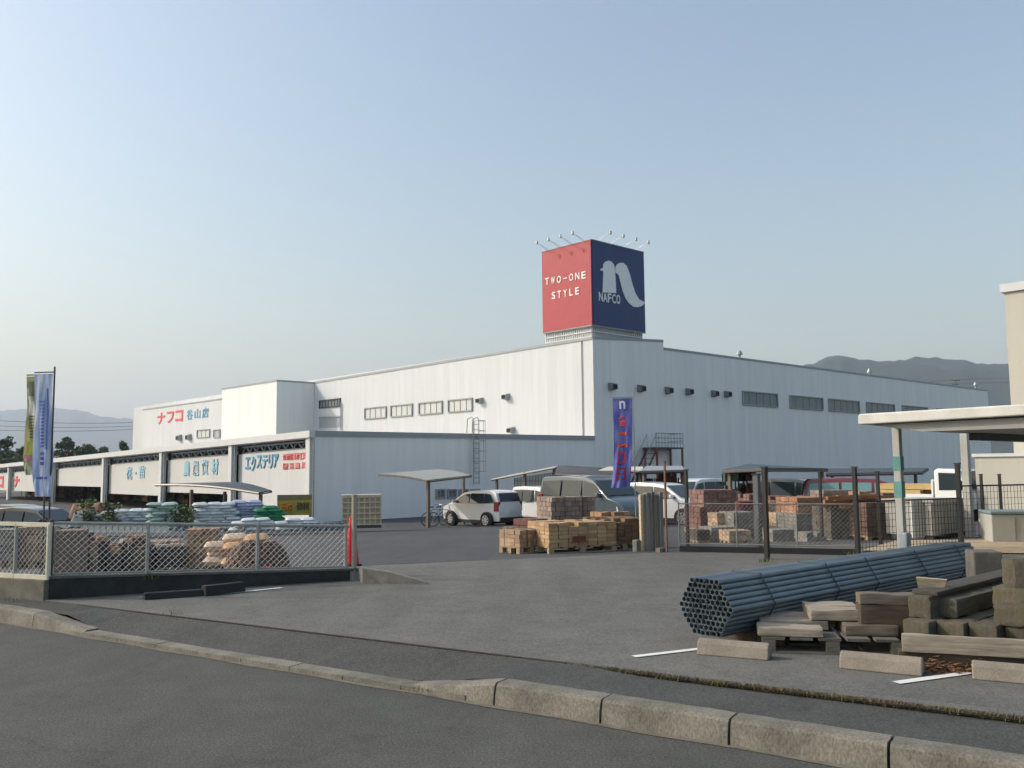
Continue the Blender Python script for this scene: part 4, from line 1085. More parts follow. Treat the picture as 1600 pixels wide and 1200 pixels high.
# low concrete upstand running from the post into the driveway
q0 = on_z(566, 911, 0); q1 = on_z(668, 913, 0)
k = thing('low_kerb', 'short weathered concrete kerb running from the gate post into the driveway', 'kerb', q0)
MB().prism([q0 - Z * .05, q0 + Z * .2, q0.lerp(q1, .45) + Z * .15, q1 + Z * .03, q1 - Z * .05], Vector((-.35, 1.0, 0)).normalized() * .16).build('kerb', CONC_D, k, bevel=.012)
# black wheel stops beside the retaining wall
BLKW2 = M('black_stop', rgb(40, 41, 41), .85, .25, 6, .4)
for (xa, ya, xb, yb, lb) in ((226, 938, 322, 931, 'long dark timber wheel stop by the retaining wall, left one'), (322, 932, 384, 925, 'shorter taller dark wheel stop by the retaining wall, right one')):
    a, b = on_z(xa, ya), on_z(xb, yb); d = (b - a).normalized(); e = Vector((-d.y, d.x, 0)); h = .075 if xa < 300 else .12
    mb = MB(); mb.prism([a, a + e * .02 + Z * h, a + e * .13 + Z * h, a + e * .15], b - a); tag(mb.build('wheel_stop', BLKW2, bevel=.008), lb, 'wheel stop')

# ------------------------------------------------------------------ banners
def banner(px_pole, Ypole, top_px, zt, zb_, wid, dirv, mat, label, base_z, name='banner', wave=.05, seed=0, letters=(), lmat=None, sway=0.0, group='promotional banners', polem=None):
    rnd = random.Random(seed); g = at(px_pole, 735, Ypole); base = Vector((g.x, g.y, base_z)); dirv = Vector(dirv).normalized(); nn = Vector((-dirv.y, dirv.x, 0))
    if nn.y > 0: nn = -nn
    t = thing('banner_flag', label, 'banner', base, 0, group)
    pm = polem or DSTEEL
    MB().tube(base, Vector((base.x, base.y, top_px)), .013, 8, True, .011).build('pole', pm, t)
    MB().tube(Vector((base.x, base.y, zt + .02)), Vector((base.x, base.y, zt + .02)) + dirv * wid, .008, 6).build('crossbar', pm, t)
    ph = rnd.uniform(0, 6)
    def cl(u, v, off=0.0):
        z = zt - (zt - zb_) * v; dz = v ** 1.1
        x = .02 + (wid - .02) * u * (1 - .18 * dz * abs(math.sin(ph + 2.2 * v)))
        f = wave * dz * (math.sin(u * 9 + v * 5 + ph) + .6 * math.sin(u * 17 - v * 9 + ph * 2) + .5 * math.sin(v * 14 + ph))
        return base * 1.0 + dirv * (x + sway * v * v) + nn * (f + off) + Z * (z - base.z)
    MB().grid(cl, 24, 60).build('cloth', mat, t, smooth=True, angle=180)
    if letters:
        for ch, v0, v1, u0, u1, m in letters:
            if ch == '#':
                mb = MB(); mb.grid(lambda a, b: cl(u0 + (u1 - u0) * a, v0 + (v1 - v0) * b, .006), 6, 6); mb.build('printed_mark', m, t, smooth=True, angle=180); continue
            vs, fs = text_mesh(ch, 1.0, 0, .02)
            xs = [v.x for v in vs]; ys = [v.y for v in vs]
            mb = MB(); sgn = 1 if dirv.x > 0 else -1
            mb.add([cl(u0 + (u1 - u0) * ((v.x - min(xs)) / (max(xs) - min(xs)) if sgn > 0 else 1 - (v.x - min(xs)) / (max(xs) - min(xs))), v1 - (v1 - v0) * (v.y - min(ys)) / (max(ys) - min(ys)), .016) for v in vs], fs)
            mb.build('lettering', m, t)
    return t
def cloth_mat(name, c1, c2, c3, s1=(1, 1, 1)):
    """printed polyester: soft vertical colour fields, slightly translucent"""
    m = bpy.data.materials.new(name); m.use_nodes = True; MATS[name] = m
    t = m.node_tree; b = t.nodes['Principled BSDF']; b.inputs['Roughness'].default_value = .8
    tc = N(t, 'ShaderNodeTexCoord'); mp = N(t, 'ShaderNodeMapping'); mp.inputs['Scale'].default_value = s1; t.links.new(tc.outputs['Object'], mp.inputs[0])
    no = N(t, 'ShaderNodeTexNoise'); no.inputs['Scale'].default_value = 3; no.inputs['Detail'].default_value = 3; t.links.new(mp.outputs[0], no.inputs['Vector'])
    cr = N(t, 'ShaderNodeValToRGB'); e = cr.color_ramp.elements; e[0].position = .38; e[0].color = c1; e[1].position = .62; e[1].color = c3
    x = e.new(.5); x.color = c2; t.links.new(no.outputs[0], cr.inputs[0]); t.links.new(cr.outputs[0], b.inputs['Base Color'])
    tr = N(t, 'ShaderNodeBsdfTranslucent'); t.links.new(cr.outputs[0], tr.inputs[0]); mx = N(t, 'ShaderNodeMixShader'); mx.inputs[0].default_value = .3
    t.links.new(b.outputs[0], mx.inputs[1]); t.links.new(tr.outputs[0], mx.inputs[2]); t.links.new(mx.outputs[0], t.nodes['Material Output'].inputs[0])
    return m
FB = cloth_mat('banner_blue_white', rgb(150, 170, 214), rgb(184, 198, 226), rgb(220, 226, 236), (5, 5, .5))
FY = cloth_mat('banner_yellow', rgb(190, 186, 130), rgb(140, 146, 110), rgb(226, 226, 214), (3, 3, .9))
FN = cloth_mat('banner_navy', rgb(92, 98, 172), rgb(108, 112, 184), rgb(126, 134, 196), (2, 2, 1))
FR = M('banner_red_print', rgb(205, 62, 72), .8, .1, 6); FO = M('banner_orange_print', rgb(228, 84, 54), .8, .1, 6); FWp = M('banner_white_print', rgb(226, 228, 232), .8, .05, 6)
FD = M('banner_blue_print', rgb(104, 124, 186), .8, .15, 6); FG = M('banner_grey_print', rgb(120, 120, 96), .8, .15, 6); FPk = M('banner_pink_print', rgb(206, 150, 150), .8, .1, 6); FYe = M('banner_yellow_print', rgb(214, 200, 96), .8, .1, 6)
Yf = 10.9
zt = at(60, 584, Yf).z; zb2 = at(60, 776, Yf).z
marks = [('#', .22 + .028 * k, .237 + .028 * k, .40, .70, FD) for k in range(14)]
marks += [('#', .64 + .04 * k, .665 + .04 * k, .42 + .03 * (k % 2), .68, FD) for k in range(3)] + [('#', .12, .5, .22, .30, FD), ('#', .45, .62, .22, .31, FD), ('#', .84, .86, .2, .8, FD)]
banner(79.5, Yf, at(80, 573, Yf).z, zt, zb2, .275, (-1, .18, 0), FB, 'pale blue and white banner on the tall dark pole at the left', .2, seed=3, wave=.03, letters=marks, sway=-.06)
marks2 = [('#', .40 + .03 * k, .418 + .03 * k, .50, .85, FG) for k in range(8)] + [('#', .05, .2, .55, .9, FG), ('#', .66, .80, .45, .9, FYe), ('#', .80, .86, .3, .95, FPk)]
banner(71, 11.6, at(70, 586, 11.6).z, at(50, 588, 11.6).z, at(50, 742, 11.6).z, .31, (-1, .1, 0), FY, 'olive and cream banner half hidden behind the blue and white one', -.1, seed=8, wave=.035, letters=marks2, sway=-.02)
Yc = 18.0
zt = at(978, 622, Yc).z; zb2 = at(985, 762, Yc).z
L_ = [('n', .03, .12, .36, .66, FWp), ('会', .18, .32, .30, .74, FR), ('ニ', .38, .55, .26, .78, FO), ('D', .60, .74, .30, .78, FR), ('日', .78, .92, .28, .78, FR)]
banner(992, Yc, at(992, 612, Yc).z, zt, zb2, .42, (-1, .15, 0), FN, 'navy banner with red characters and a white letter, in front of the shaded store wall', gz(2.5, 18), seed=5, wave=.045, letters=L_, sway=.085, polem=STEEL)

# ------------------------------------------------------------------ goods on the driveway
def tone(name, c, var=.2, rnd=.1): return M(name, tuple(x * .82 for x in c[:3]), .9, var, 6, .3, rnd=rnd, fine=.12, isl=.24)
PALL = wood('pallet_wood', rgb(166, 146, 116), .55); GREYW = wood('weathered_wood', rgb(150, 142, 128), .55); PALEW = wood('pale_board', rgb(196, 176, 146), .62)
PAV_G = tone('paver_grey', rgb(150, 134, 122)); PAV_R = tone('paver_red', rgb(126, 90, 82)); PAV_B = tone('paver_buff', rgb(186, 158, 130)); TILE_O = tone('brick_orange', rgb(162, 122, 96))
YBLK = tone('yellow_block', rgb(192, 160, 122)); BRNB = tone('brown_block', rgb(130, 102, 76)); STONE = tone('stone_grey', rgb(140, 138, 130)); DKSTONE = tone('stone_dark', rgb(92, 88, 82)); TANB = tone('tan_brick', rgb(178, 142, 108)); PINKB = tone('pink_brick', rgb(136, 106, 96))
def pallet(o, d, e, lw, lh, parent, h=.12, mat=None):
    mb = MB(); n = 5
    for i in range(n): mb.obox(o + d * (lw * i / n) + Z * (h - .022), d * (lw / n * .8), e * lh, Z * .02)
    mb.build('deck', mat or PALL, parent)
    mb = MB()
    for j in (0, .5, 1):
        mb.obox(o + e * ((lh - .09) * j) + Z * .0, d * lw * .98, e * .09, Z * .018)
        for i in (0, .5, 1): mb.obox(o + d * ((lw - .1) * i) + e * ((lh - .09) * j) + Z * .019, d * .1, e * .09, Z * (h - .043))
    mb.build('blocks', mat or PALL, parent)
def pack(px, py, Y, w_, dpt, h, nx, ny, nz, mat, label, cat='brick stack', d=None, name='brick_stack', pal=True, group='packs of masonry on the yard', zb_=None, gap=.055, jit=.007, strap=False, topmiss=0):
    """strapped pack of masonry units; px, py = its front lower corner at forward distance Y"""
    d = (d or Rv); e = Vector((-d.y, d.x, 0)); o = at(px, py, Y) if zb_ is None else Vector((at(px, py, Y).x, Y, zb_))
    t = thing(name, label, cat, o, 0, group); rnd = random.Random(int(px * 7 + py)); h0 = .12 if pal else 0
    if pal: pallet(o, d, e, w_, dpt, t)
    mb = MB(); a, b, c = w_ / nx, dpt / ny, h / nz
    for k in range(nz):
        for i in range(nx):
            for j in range(ny):
                if 0 < i < nx - 1 and 0 < j < ny - 1 and k < nz - 1: continue
                if k == nz - 1 and rnd.random() < topmiss: continue
                mb.obox(o + d * (a * i + rnd.uniform(-jit, jit)) + e * (b * j + rnd.uniform(-jit, jit)) + Z * (h0 + c * k), d * a * (1 - gap), e * b * (1 - gap), Z * c * (1 - gap * 1.2))
    mb.build('masonry', mat, t)
    if strap:
        mb = MB()
        for f in (.3, .7): mb.path([o + d * w_ * f - e * .006 + Z * (h0 + .0), o + d * w_ * f - e * .006 + Z * (h0 + h + .005), o + d * w_ * f + e * (dpt + .006) + Z * (h0 + h + .005)], .008, 4)
        mb.build('strap', BLK, t)
    return t
def grid_place(px, py):           # ground point for a base pixel
    return on_ground(px, py).y
P_ = Lv * -1                        # along the photo's right-and-nearer direction
# buff pack, yellow blocks, brown blocks along the front
pack(812, 866, grid_place(812, 866), .62, .55, .30, 7, 4, 4, PAV_B, 'low buff paver pack at the left front of the driveway goods', strap=True, d=Rv, group='driveway goods')
pack(858, 866, grid_place(858, 866), 1.35, 1.0, .42, 7, 5, 6, YBLK, 'pack of yellow stone blocks with a dark label plate, in front of the goods', d=Vector((.93, .37, 0)), group='driveway goods', topmiss=.25)
q = at(900, 846, grid_place(890, 865) - .06)
tag(MB().box(at(905, 842, grid_place(858, 866) + .12), (.26, .02, .10), (.93, .37, 0)).build('label_plate', M('dark_red_label', rgb(112, 52, 44), .6, .2, 20)), 'dark red label plate leaning on the yellow stone blocks', 'label')
pack(945, 861, grid_place(945, 861), .85, .9, .46, 6, 5, 7, BRNB, 'brown shaded block pack right of the yellow stone blocks', d=Vector((.93, .37, 0)), group='driveway goods', topmiss=.2)
pack(830, 842, 18.6, .50, .55, .40, 3, 3, 3, PAV_R, 'dull red paver pack behind the low buff pack', d=Rv, group='driveway goods', pal=False)
pack(806, 846, 19.2, .26, .4, .30, 2, 3, 4, PINKB, 'small dark red pack left of the dull red paver pack', d=Rv, group='driveway goods', pal=False)
pack(862, 823, 19.2, 1.05, .8, .50, 11, 8, 5, PAV_G, 'tall grey brown paver pack with shaded right side before the silver minivan', d=Vector((.93, .37, 0)), group='driveway goods', strap=True)
pack(940, 816, 18.4, .75, .5, .20, 5, 3, 2, TANB, 'loose tan blocks on top behind the brown pack', d=Vector((.93, .37, 0)), group='driveway goods', pal=False, topmiss=.4)
# the packs that carry the upper ones
pack(855, 858, 19.1, 1.25, 1.0, .38, 5, 4, 3, DKSTONE, 'dark pack under the tall grey brown paver pack', d=Vector((.93, .37, 0)), group='driveway goods', pal=True)
pack(938, 850, 18.35, .95, .7, .33, 5, 4, 4, BRNB, 'brown pack under the loose tan blocks', d=Vector((.93, .37, 0)), group='driveway goods', pal=True)
tag(MB().obox(at(925, 829, 17.7), Vector((.2, .04, 0)), Vector((-.01, .02, 0)), Z * .17).build('price_card', M('price_card', rgb(206, 204, 204), .7, .1, 20)), 'small pale price card standing on the yellow blocks', 'card')
# grey planks standing upright
rnd = random.Random(9)
for k in range(8):
    px = 1003 + 4.6 * k; g = on_ground(px, 862); hh = at(px, 772 + rnd.uniform(-3, 6), g.y).z - g.z
    m = (PALEW, GREYW)[0 if k < 1 else 1]
    mb = MB(); d = Vector((.9, .42, 0)).normalized()
    mb.obox(g + Vector((0, .02 * k, 0)), d * .062, Vector((-.42, .9, 0)) * .03 * (2 + k % 3) , Z * hh + Vector((.01 * (k % 3), .05, 0)))
    tag(mb.build('plank', M('plank_grey', rgb(118, 116, 110), .9, .3, 3, .3, stretch=(8, 8, .5), rnd=.25) if k else PALEW), 'grey weathered plank standing in the upright bundle below the navy banner' if k else 'left plank of the upright bundle, its sunlit edge put into the colour', 'plank', 'upright planks')  # first plank paler: the bundle's sunlit left edge put into the colour
g = on_ground(1042, 863); ps = thing('rusty_post', 'thin red brown post standing right of the upright planks', 'post', g)
MB().box(g + Z * .78, (.03, .03, 1.56), Rv).build('post', M('rust_post', rgb(112, 82, 70), .8, .25, 6), ps); MB().box(g + Z * 1.57, (.04, .04, .03), Rv).build('cap', DSTEEL, ps)
g = on_ground(1030, 862); tag(MB().box(g + Z * .04 + Vector((0, -.15, 0)), (.16, .1, .08), Rv).build('concrete_block', CONC, bevel=.01), 'small pale concrete block at the foot of the standing planks', 'block')
g = on_ground(995, 862); tag(MB().box(g + Z * .06, (.12, .1, .3), Rv).build('stone_block', STONE, bevel=.01), 'little grey stone block left of the standing planks', 'block')
# ------------------------------------------------------------------ gate yard on the right
g0 = on_ground(1062, 862); g1 = on_ground(1345, 868); dG = (g1 - g0).normalized(); nG = Vector((-dG.y, dG.x, 0))
gate = thing('sliding_gate', 'low grey chain link sliding gate on a dark rail between the black posts', 'gate', g0)
hG = at(1075, 784, g0.y).z - g0.z
MB().obox(g0 + Z * .0, g1 - g0, nG * .06, Z * .10).build('track', BLK, gate)
mb = MB()
for z in (.14, hG - .03): mb.tube(g0 + Z * z, g1 + Z * z, .012, 6)
for k in range(4): p = g0.lerp(g1, k / 3); mb.tube(p + Z * .1, p + Z * hG, .012, 6)
mb.build('frame', M('gate_frame', rgb(128, 128, 122), .6, .15, 5), gate)
chain(MB(), g0 + Z * .16, g1 + Z * .16, hG - .2, .075, .0032).build('wire_mesh', M('gate_wire', rgb(112, 112, 108), .6, .1, 5), gate)
BLKP = M('black_post', rgb(30, 30, 32), .5, .1, 5)
for px, yb, yt, Y, r, lb in ((1075, 856, 735, None, .028, 'thin black post at the left end of the sliding gate'), (1199, 874, 731, None, .034, 'thick black gate post rising near the middle of the sliding gate'),
                            (1341, 872, 731, None, .032, 'black post where the sliding gate meets the black mesh fence'), (1285, 845, 738, None, .028, 'black post behind the gate before the orange bricks'),
                            (1376, 850, 738, None, .028, 'black post behind the mesh fence before the maroon car'), (1503, 858, 725, None, .036, 'black post before the white truck cab'),
                            (1538, 838, 742, None, .026, 'black post before the cream wall, left of the last one'), (1567, 838, 742, None, .026, 'black post before the cream wall, next to the grey bin'),
                            (1186, 862, 742, None, .05, 'dark grey square post close behind the thick black gate post')):
    g = on_ground(px, yb); zt = at(px, yt, g.y).z
    t = thing('fence_post', lb, 'post', g, 0, 'black posts of the yard')
    MB().box(Vector((g.x, g.y, (g.z + zt) / 2)), (r * 2, r * 2, zt - g.z), Rv).build('post', BLKP if px != 1186 else M('grey_post', rgb(86, 90, 94), .6, .15, 4), t, bevel=.004)
    MB().box(Vector((g.x, g.y, zt + .012)), (r * 2.6, r * 2.6, .02), Rv).build('cap', BLKP, t)
# black welded mesh fence from the gate to the right
m0 = on_ground(1343, 871); m1 = on_ground(1503, 860)
mf = thing('mesh_fence', 'black welded mesh fence running right from the sliding gate', 'fence', m0)
hM = at(1343, 784, m0.y).z - m0.z
mb = MB(); dM = (m1 - m0); n = int(dM.length / .075)
for i in range(n + 1): p = m0 + dM * i / n; mb.tube(p + Z * .05, p + Z * hM, .0045, 4, False)
for k in range(9): z = .05 + (hM - .05) * k / 8; mb.tube(m0 + Z * z, m1 + Z * z, .0045, 4, False)
mb.build('wire_mesh', BLKW, mf)
MB().tube(m0 + Z * hM, m1 + Z * hM, .014, 6).build('top_rail', BLKP, mf); MB().tube(m0 + Z * .06, m1 + Z * .06, .014, 6).build('bottom_rail', BLKP, mf)
m2 = on_ground(1503, 845); m3 = on_ground(1680, 836)
mf = thing('mesh_fence', 'black mesh fence in front of the cream wall at the right', 'fence', m2); hM2 = 1.05
mb = MB(); dM = (m3 - m2); n = int(dM.length / .09)
for i in range(n + 1): p = m2 + dM * i / n; mb.tube(p + Z * .05, p + Z * hM2, .0045, 4, False)
for k in range(9): z = .05 + (hM2 - .05) * k / 8; mb.tube(m2 + Z * z, m3 + Z * z, .0045, 4, False)
mb.build('wire_mesh', BLKW, mf); MB().tube(m2 + Z * hM2, m3 + Z * hM2, .016, 6).build('top_rail', BLKP, mf)
# masonry and timber packs behind the gate
for (px, py, Y, w_, dp, h, nx, ny, nz, mat, lb, pal) in (
        (1100, 800, 21.5, .85, .8, .52, 7, 5, 5, PINKB, 'upper dusky red brick pack nearest the first black post', False),
        (1095, 835, 21.4, .95, .9, .52, 6, 5, 4, PAV_R, 'lower dusky red brick pack nearest the first black post', True),
        (1112, 852, 19.0, .62, .6, .25, 4, 3, 3, STONE, 'low grey stone pack behind the gate mesh at the left', True),
        (1122, 848, 20.6, .24, .5, .55, 1, 2, 5, PAV_B, 'narrow buff block column behind the gate mesh', True),
        (1148, 850, 20.2, .55, .7, .58, 5, 4, 7, STONE, 'grey paver pack left of the dark grey post', True),
        (1163, 800, 22.2, .50, .6, .26, 5, 4, 3, M('brick_maroon', rgb(112, 48, 48), .9, .2, 6), 'maroon brick pack left of the thick black post', False),
        (1160, 830, 22.1, .55, .7, .38, 5, 4, 4, DKSTONE, 'dark stone pack under the maroon brick pack', True),
        (1214, 842, 20.4, .5, .5, .46, 4, 3, 4, PAV_B, 'buff block pack right of the thick black gate post', True),
        (1208, 854, 18.6, .5, .5, .22, 4, 3, 3, STONE, 'low pale stone pack beside the thick black gate post', True),
        (1247, 812, 19.8, .78, .9, .48, 7, 5, 5, TILE_O, 'orange brick pack behind the gate, tallest orange one', False),
        (1247, 848, 19.6, .85, .9, .5, 6, 5, 6, STONE, 'grey mesh wrapped paver pack under the orange bricks', True),
        (1300, 852, 18.7, .62, .7, .66, 5, 4, 8, DKSTONE, 'dark grey paver pack beside the black gate end post', True),
        (1315, 800, 19.5, .75, .6, .26, 6, 4, 3, TILE_O, 'small orange brick pack below the maroon car', False),
        (1320, 846, 19.4, .8, .7, .62, 5, 4, 7, DKSTONE, 'dark pack carrying the small orange bricks', True),
        (1356, 848, 18.2, .95, .8, .68, 6, 4, 7, tone('dull_brown', rgb(118, 96, 84)), 'dull brown brick pack behind the black mesh fence', True)):
    pack(px, py, Y, w_, dp, h, nx, ny, nz, mat, lb, pal=pal, d=Vector((.97, .24, 0)), group='packs behind the gate')
for (px, py, Y, w_, dp, h, nx, ny, nz, mat, lb) in (
        (1130, 812, 24.0, .55, .6, .62, 5, 4, 6, PAV_G, 'grey brown brick pack standing behind the dusky red packs'),
        (1172, 826, 23.0, .45, .6, .75, 4, 4, 7, PINKB, 'pinkish brick pack just left of the dark grey post'),
        (1205, 814, 24.5, .7, .6, .55, 6, 4, 5, PAV_R, 'dull red brick pack between the thick black post and the orange bricks'),
        (1222, 832, 21.8, .42, .5, .62, 4, 3, 6, DKSTONE, 'dark brick pack between the buff block pack and the orange bricks'),
        (1270, 842, 21.0, .5, .6, .62, 5, 4, 6, PAV_B, 'buff paver pack behind the mesh wrapped grey pavers'),
        (1288, 806, 22.0, .8, .6, .50, 7, 4, 5, PAV_G, 'grey brown brick pack behind the brown timbers'),
        (1338, 812, 21.5, .6, .6, .55, 5, 4, 5, TANB, 'tan brick pack behind the black gate end post'),
        (1382, 812, 20.6, .5, .5, .48, 5, 4, 5, PINKB, 'pinkish brick pack just left of the nearest shelter column'),
        (1140, 854, 18.4, .5, .45, .20, 4, 3, 2, PAV_B, 'low buff slab pack at the gate mesh near its middle'),
        (1262, 856, 18.2, .45, .45, .18, 4, 3, 2, STONE, 'low grey slab pack at the gate mesh right of the thick post'),
        (1090, 854, 18.8, .3, .4, .22, 3, 3, 3, DKSTONE, 'little dark slab pack at the left end of the gate')):
    pack(px, py, Y, w_, dp, h, nx, ny, nz, mat, lb, pal=True, d=Vector((.97, .24, 0)), group='packs behind the gate', topmiss=.2)
rnd = random.Random(40)
for k in range(22):
    px = 1086 + 15.2 * k + rnd.uniform(-5, 5); Y = rnd.uniform(22.5, 26.0); mt, nm_ = rnd.choice(((PAV_G, 'grey brown'), (PINKB, 'pinkish brown'), (STONE, 'pale grey'), (TANB, 'tan'), (DKSTONE, 'dark grey'), (PAV_B, 'buff')))
    if 1195 < px < 1205: px += 12
    g = gp(px, Y); hh = rnd.uniform(.55, .85)
    pack(px, 735, Y, rnd.uniform(.4, .65), .5, hh, 5, 4, int(hh / .085), mt, nm_ + ' rear row pack in the gated yard, ' + ('left of the thick black post' if px < 1200 else 'left of the orange bricks' if px < 1250 else 'behind the orange bricks' if px < 1345 else 'right of the gate end post'), pal=True, d=Vector((.97, .24, 0)), group='packs behind the gate', topmiss=.25, zb_=g.z)
rnd = random.Random(12); BRW = wood('brown_timber', rgb(150, 104, 70), .5)
for k in range(11):
    px = 1286 + rnd.uniform(0, 60); Y = 18.6 + .14 * (k % 4); o = at(px, 795 - 7 * (k // 4) - (k % 4), Y)
    mb = MB(); dd = Vector((.98, .18 + rnd.uniform(-.1, .1), rnd.uniform(-.015, .02))); mb.obox(o, dd.normalized() * rnd.uniform(.7, 1.1), Vector((-.18, .98, 0)) * .1, Z * .07)
    tag(mb.build('timber', BRW), 'brown timber lying on the packs behind the black posts', 'timber', 'brown timbers behind the gate')
# display carports and lean-to roofs before the shaded wall
ROOFG = M('polycarbonate_roof', rgb(150, 150, 140), .4, .15, 2); ROOFD = M('dark_roof', rgb(58, 66, 72), .55, .15, 2); ROOFC = M('cream_roof', rgb(206, 204, 186), .5, .1, 2); ALU = M('aluminium_bronze', rgb(110, 100, 92), .45, .1, 3, metal=.3)
def slab(name, pts, th, mat, parent):
    """thin roof through four corner points, ribbed"""
    a, b, c, d = pts
    o = MB().prism([a, b, c, d], Z * -th).build(name, mat, parent); return fixn(o)
def roof_shelter(label, pts, posts, mat, cat='carport', th=.10, name='carport', arch=0.0, ribs=6):
    a, b, c, d = pts; t = thing(name, label, cat, gp(posts[0][0], posts[0][2]), 0, 'display carports and lean-to roofs')
    def fn(u, v):
        p = (a.lerp(b, u)).lerp(d.lerp(c, u), v); p = p.copy(); p.z += arch * math.sin(math.pi * u); return p
    MB().grid(fn, 12, 6).build('roof', mat, t, solid=th * .5)
    mb = MB()
    for k in range(ribs + 1):
        u = k / ribs
        for j in range(6):
            mb.tube(fn(u, j / 6) - Z * th * .6, fn(u, (j + 1) / 6) - Z * th * .6, th * .35, 4, False)
    for v in (0, 1):
        for k in range(12): mb.tube(fn(k / 12, v) - Z * th * .3, fn((k + 1) / 12, v) - Z * th * .3, th * .5, 5, False)
    mb.build('roof_frame', ALU, t)
    for px, pyt, Y in posts:
        g = gp(px, Y); zt = at(px, pyt, Y).z; MB().box(Vector((g.x, g.y, (g.z + zt) / 2)), (.12, .12, zt - g.z), Rv).build('post', ALU, t)
    return t
roof_shelter('bowed dark carport roof in front of the shed sign panels', [at(243, 757, 40), at(405, 770, 36.5), at(424, 767, 39), at(350, 754, 43)], [(408, 769, 37.5), (352, 768, 41), (300, 765, 38.8)], ROOFD, arch=.12)
roof_shelter('pale cantilevered carport roof on two posts left of the white hatchback', [at(592, 741, 40), at(668, 751, 37.5), at(736, 743, 40.5), at(682, 734, 44)], [(669, 748, 38.2), (724, 742, 44.2)], ROOFG, arch=.06)
tt = roof_shelter('sloping cream lean-to roof with lattice below, behind the small white car', [at(768, 749, 48), at(868, 730, 46), at(880, 727, 51), at(800, 742, 53)], [(776, 748, 48), (866, 731, 46.4), (820, 738, 47.2)], ROOFC)
mb = MB(); a_, b_ = gp(803, 48.2), gp(862, 47.4); h1 = 1.2
z1 = at(835, 738, 48).z
for k in range(26):
    p = a_.lerp(b_, k / 25); mb.obox(p, Vector((.05, 0, 0)), Vector((0, .03, 0)), Z * (z1 - p.z - .3 + .3 * k / 25))
for k in range(7): z = .3 + k * .3; mb.tube(a_ + Z * z, b_ + Z * z, .02, 4)
lt = thing('lattice_screen', 'golden brown lattice screen below the sloping cream lean-to roof', 'screen', a_); mb.build('slats', M('golden_slats', rgb(150, 130, 84), .8, .3, 3), lt)
roof_shelter('flat dark roof slab behind the silver minivan', [at(868, 740, 38), at(965, 743, 37), at(968, 733, 43), at(872, 728, 44)], [(874, 739, 38.5), (918, 740, 38), (960, 741, 37.4)], ROOFD, 'lean-to roof', .16, 'lean_to_roof')
roof_shelter('small cream roof strip just behind the navy banner', [at(935, 736, 40), at(1003, 736, 39), at(1005, 730, 43), at(950, 730, 44)], [(940, 735, 40.3), (1000, 735, 39.3)], ROOFC, 'lean-to roof', .12, 'lean_to_roof')
roof_shelter('flat grey roof slab at the foot of the steel stair', [at(1000, 737, 37), at(1070, 735, 38), at(1066, 729, 43), at(1010, 729, 43)], [(1006, 736, 37.5), (1066, 735, 38.4)], GREYTRIM, 'lean-to roof', .14, 'lean_to_roof')
roof_shelter('wide dark teal roof over the masonry yard behind the gate', [at(1130, 735, 34), at(1198, 732, 31), at(1292, 733, 36), at(1170, 726, 40)], [(1140, 735, 34), (1196, 733, 31.8), (1284, 734, 35.7)], M('teal_roof', rgb(52, 74, 84), .5, .15, 2), 'lean-to roof', .14, 'lean_to_roof')
roof_shelter('low dark roof behind the maroon car along the shaded store wall', [at(1292, 741, 40), at(1440, 738, 42), at(1450, 732, 48), at(1290, 733, 47)], [(1300, 740, 41), (1430, 738, 42.6)], ROOFD, 'lean-to roof', .14, 'lean_to_roof')
# people-high hoarding of plants and machines below the dark roofs
rnd = random.Random(5)
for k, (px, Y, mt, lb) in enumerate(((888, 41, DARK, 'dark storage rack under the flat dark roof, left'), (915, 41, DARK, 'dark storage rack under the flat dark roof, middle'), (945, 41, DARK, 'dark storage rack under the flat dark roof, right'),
                                    (1010, 40, SHELF[1], 'green goods rack under the grey slab by the stair'), (1045, 40, SHELF[0], 'rust coloured goods rack under the grey slab by the stair'), (1150, 36, SHELF[1], 'green goods rack under the teal roof'), (1170, 36, SHELF[0], 'rust coloured rack under the teal roof'))):
    g = gp(px, Y); t = thing('storage_rack', lb, 'rack', g, 0, 'racks under the lean-to roofs')
    mb = MB()
    for x in (0, .85): 
        for y in (0, .5): mb.obox(g + Vector((x - .45, y, 0)), Vector((.05, 0, 0)), Vector((0, .05, 0)), Z * 1.9)
    for z in (.3, .95, 1.6): mb.obox(g + Vector((-.45, 0, z)), Vector((.9, 0, 0)), Vector((0, .55, 0)), Z * .04)
    mb.build('frame', DSTEEL, t); mb = MB()
    for z in (.35, 1.0, 1.65):
        x = -.4
        while x < .3:
            w2 = rnd.uniform(.12, .3); mb.obox(g + Vector((x, .08, z)), Vector((w2 * .9, 0, 0)), Vector((0, .4, 0)), Z * rnd.uniform(.2, .52)); x += w2
    mb.build('stock', mt, t)
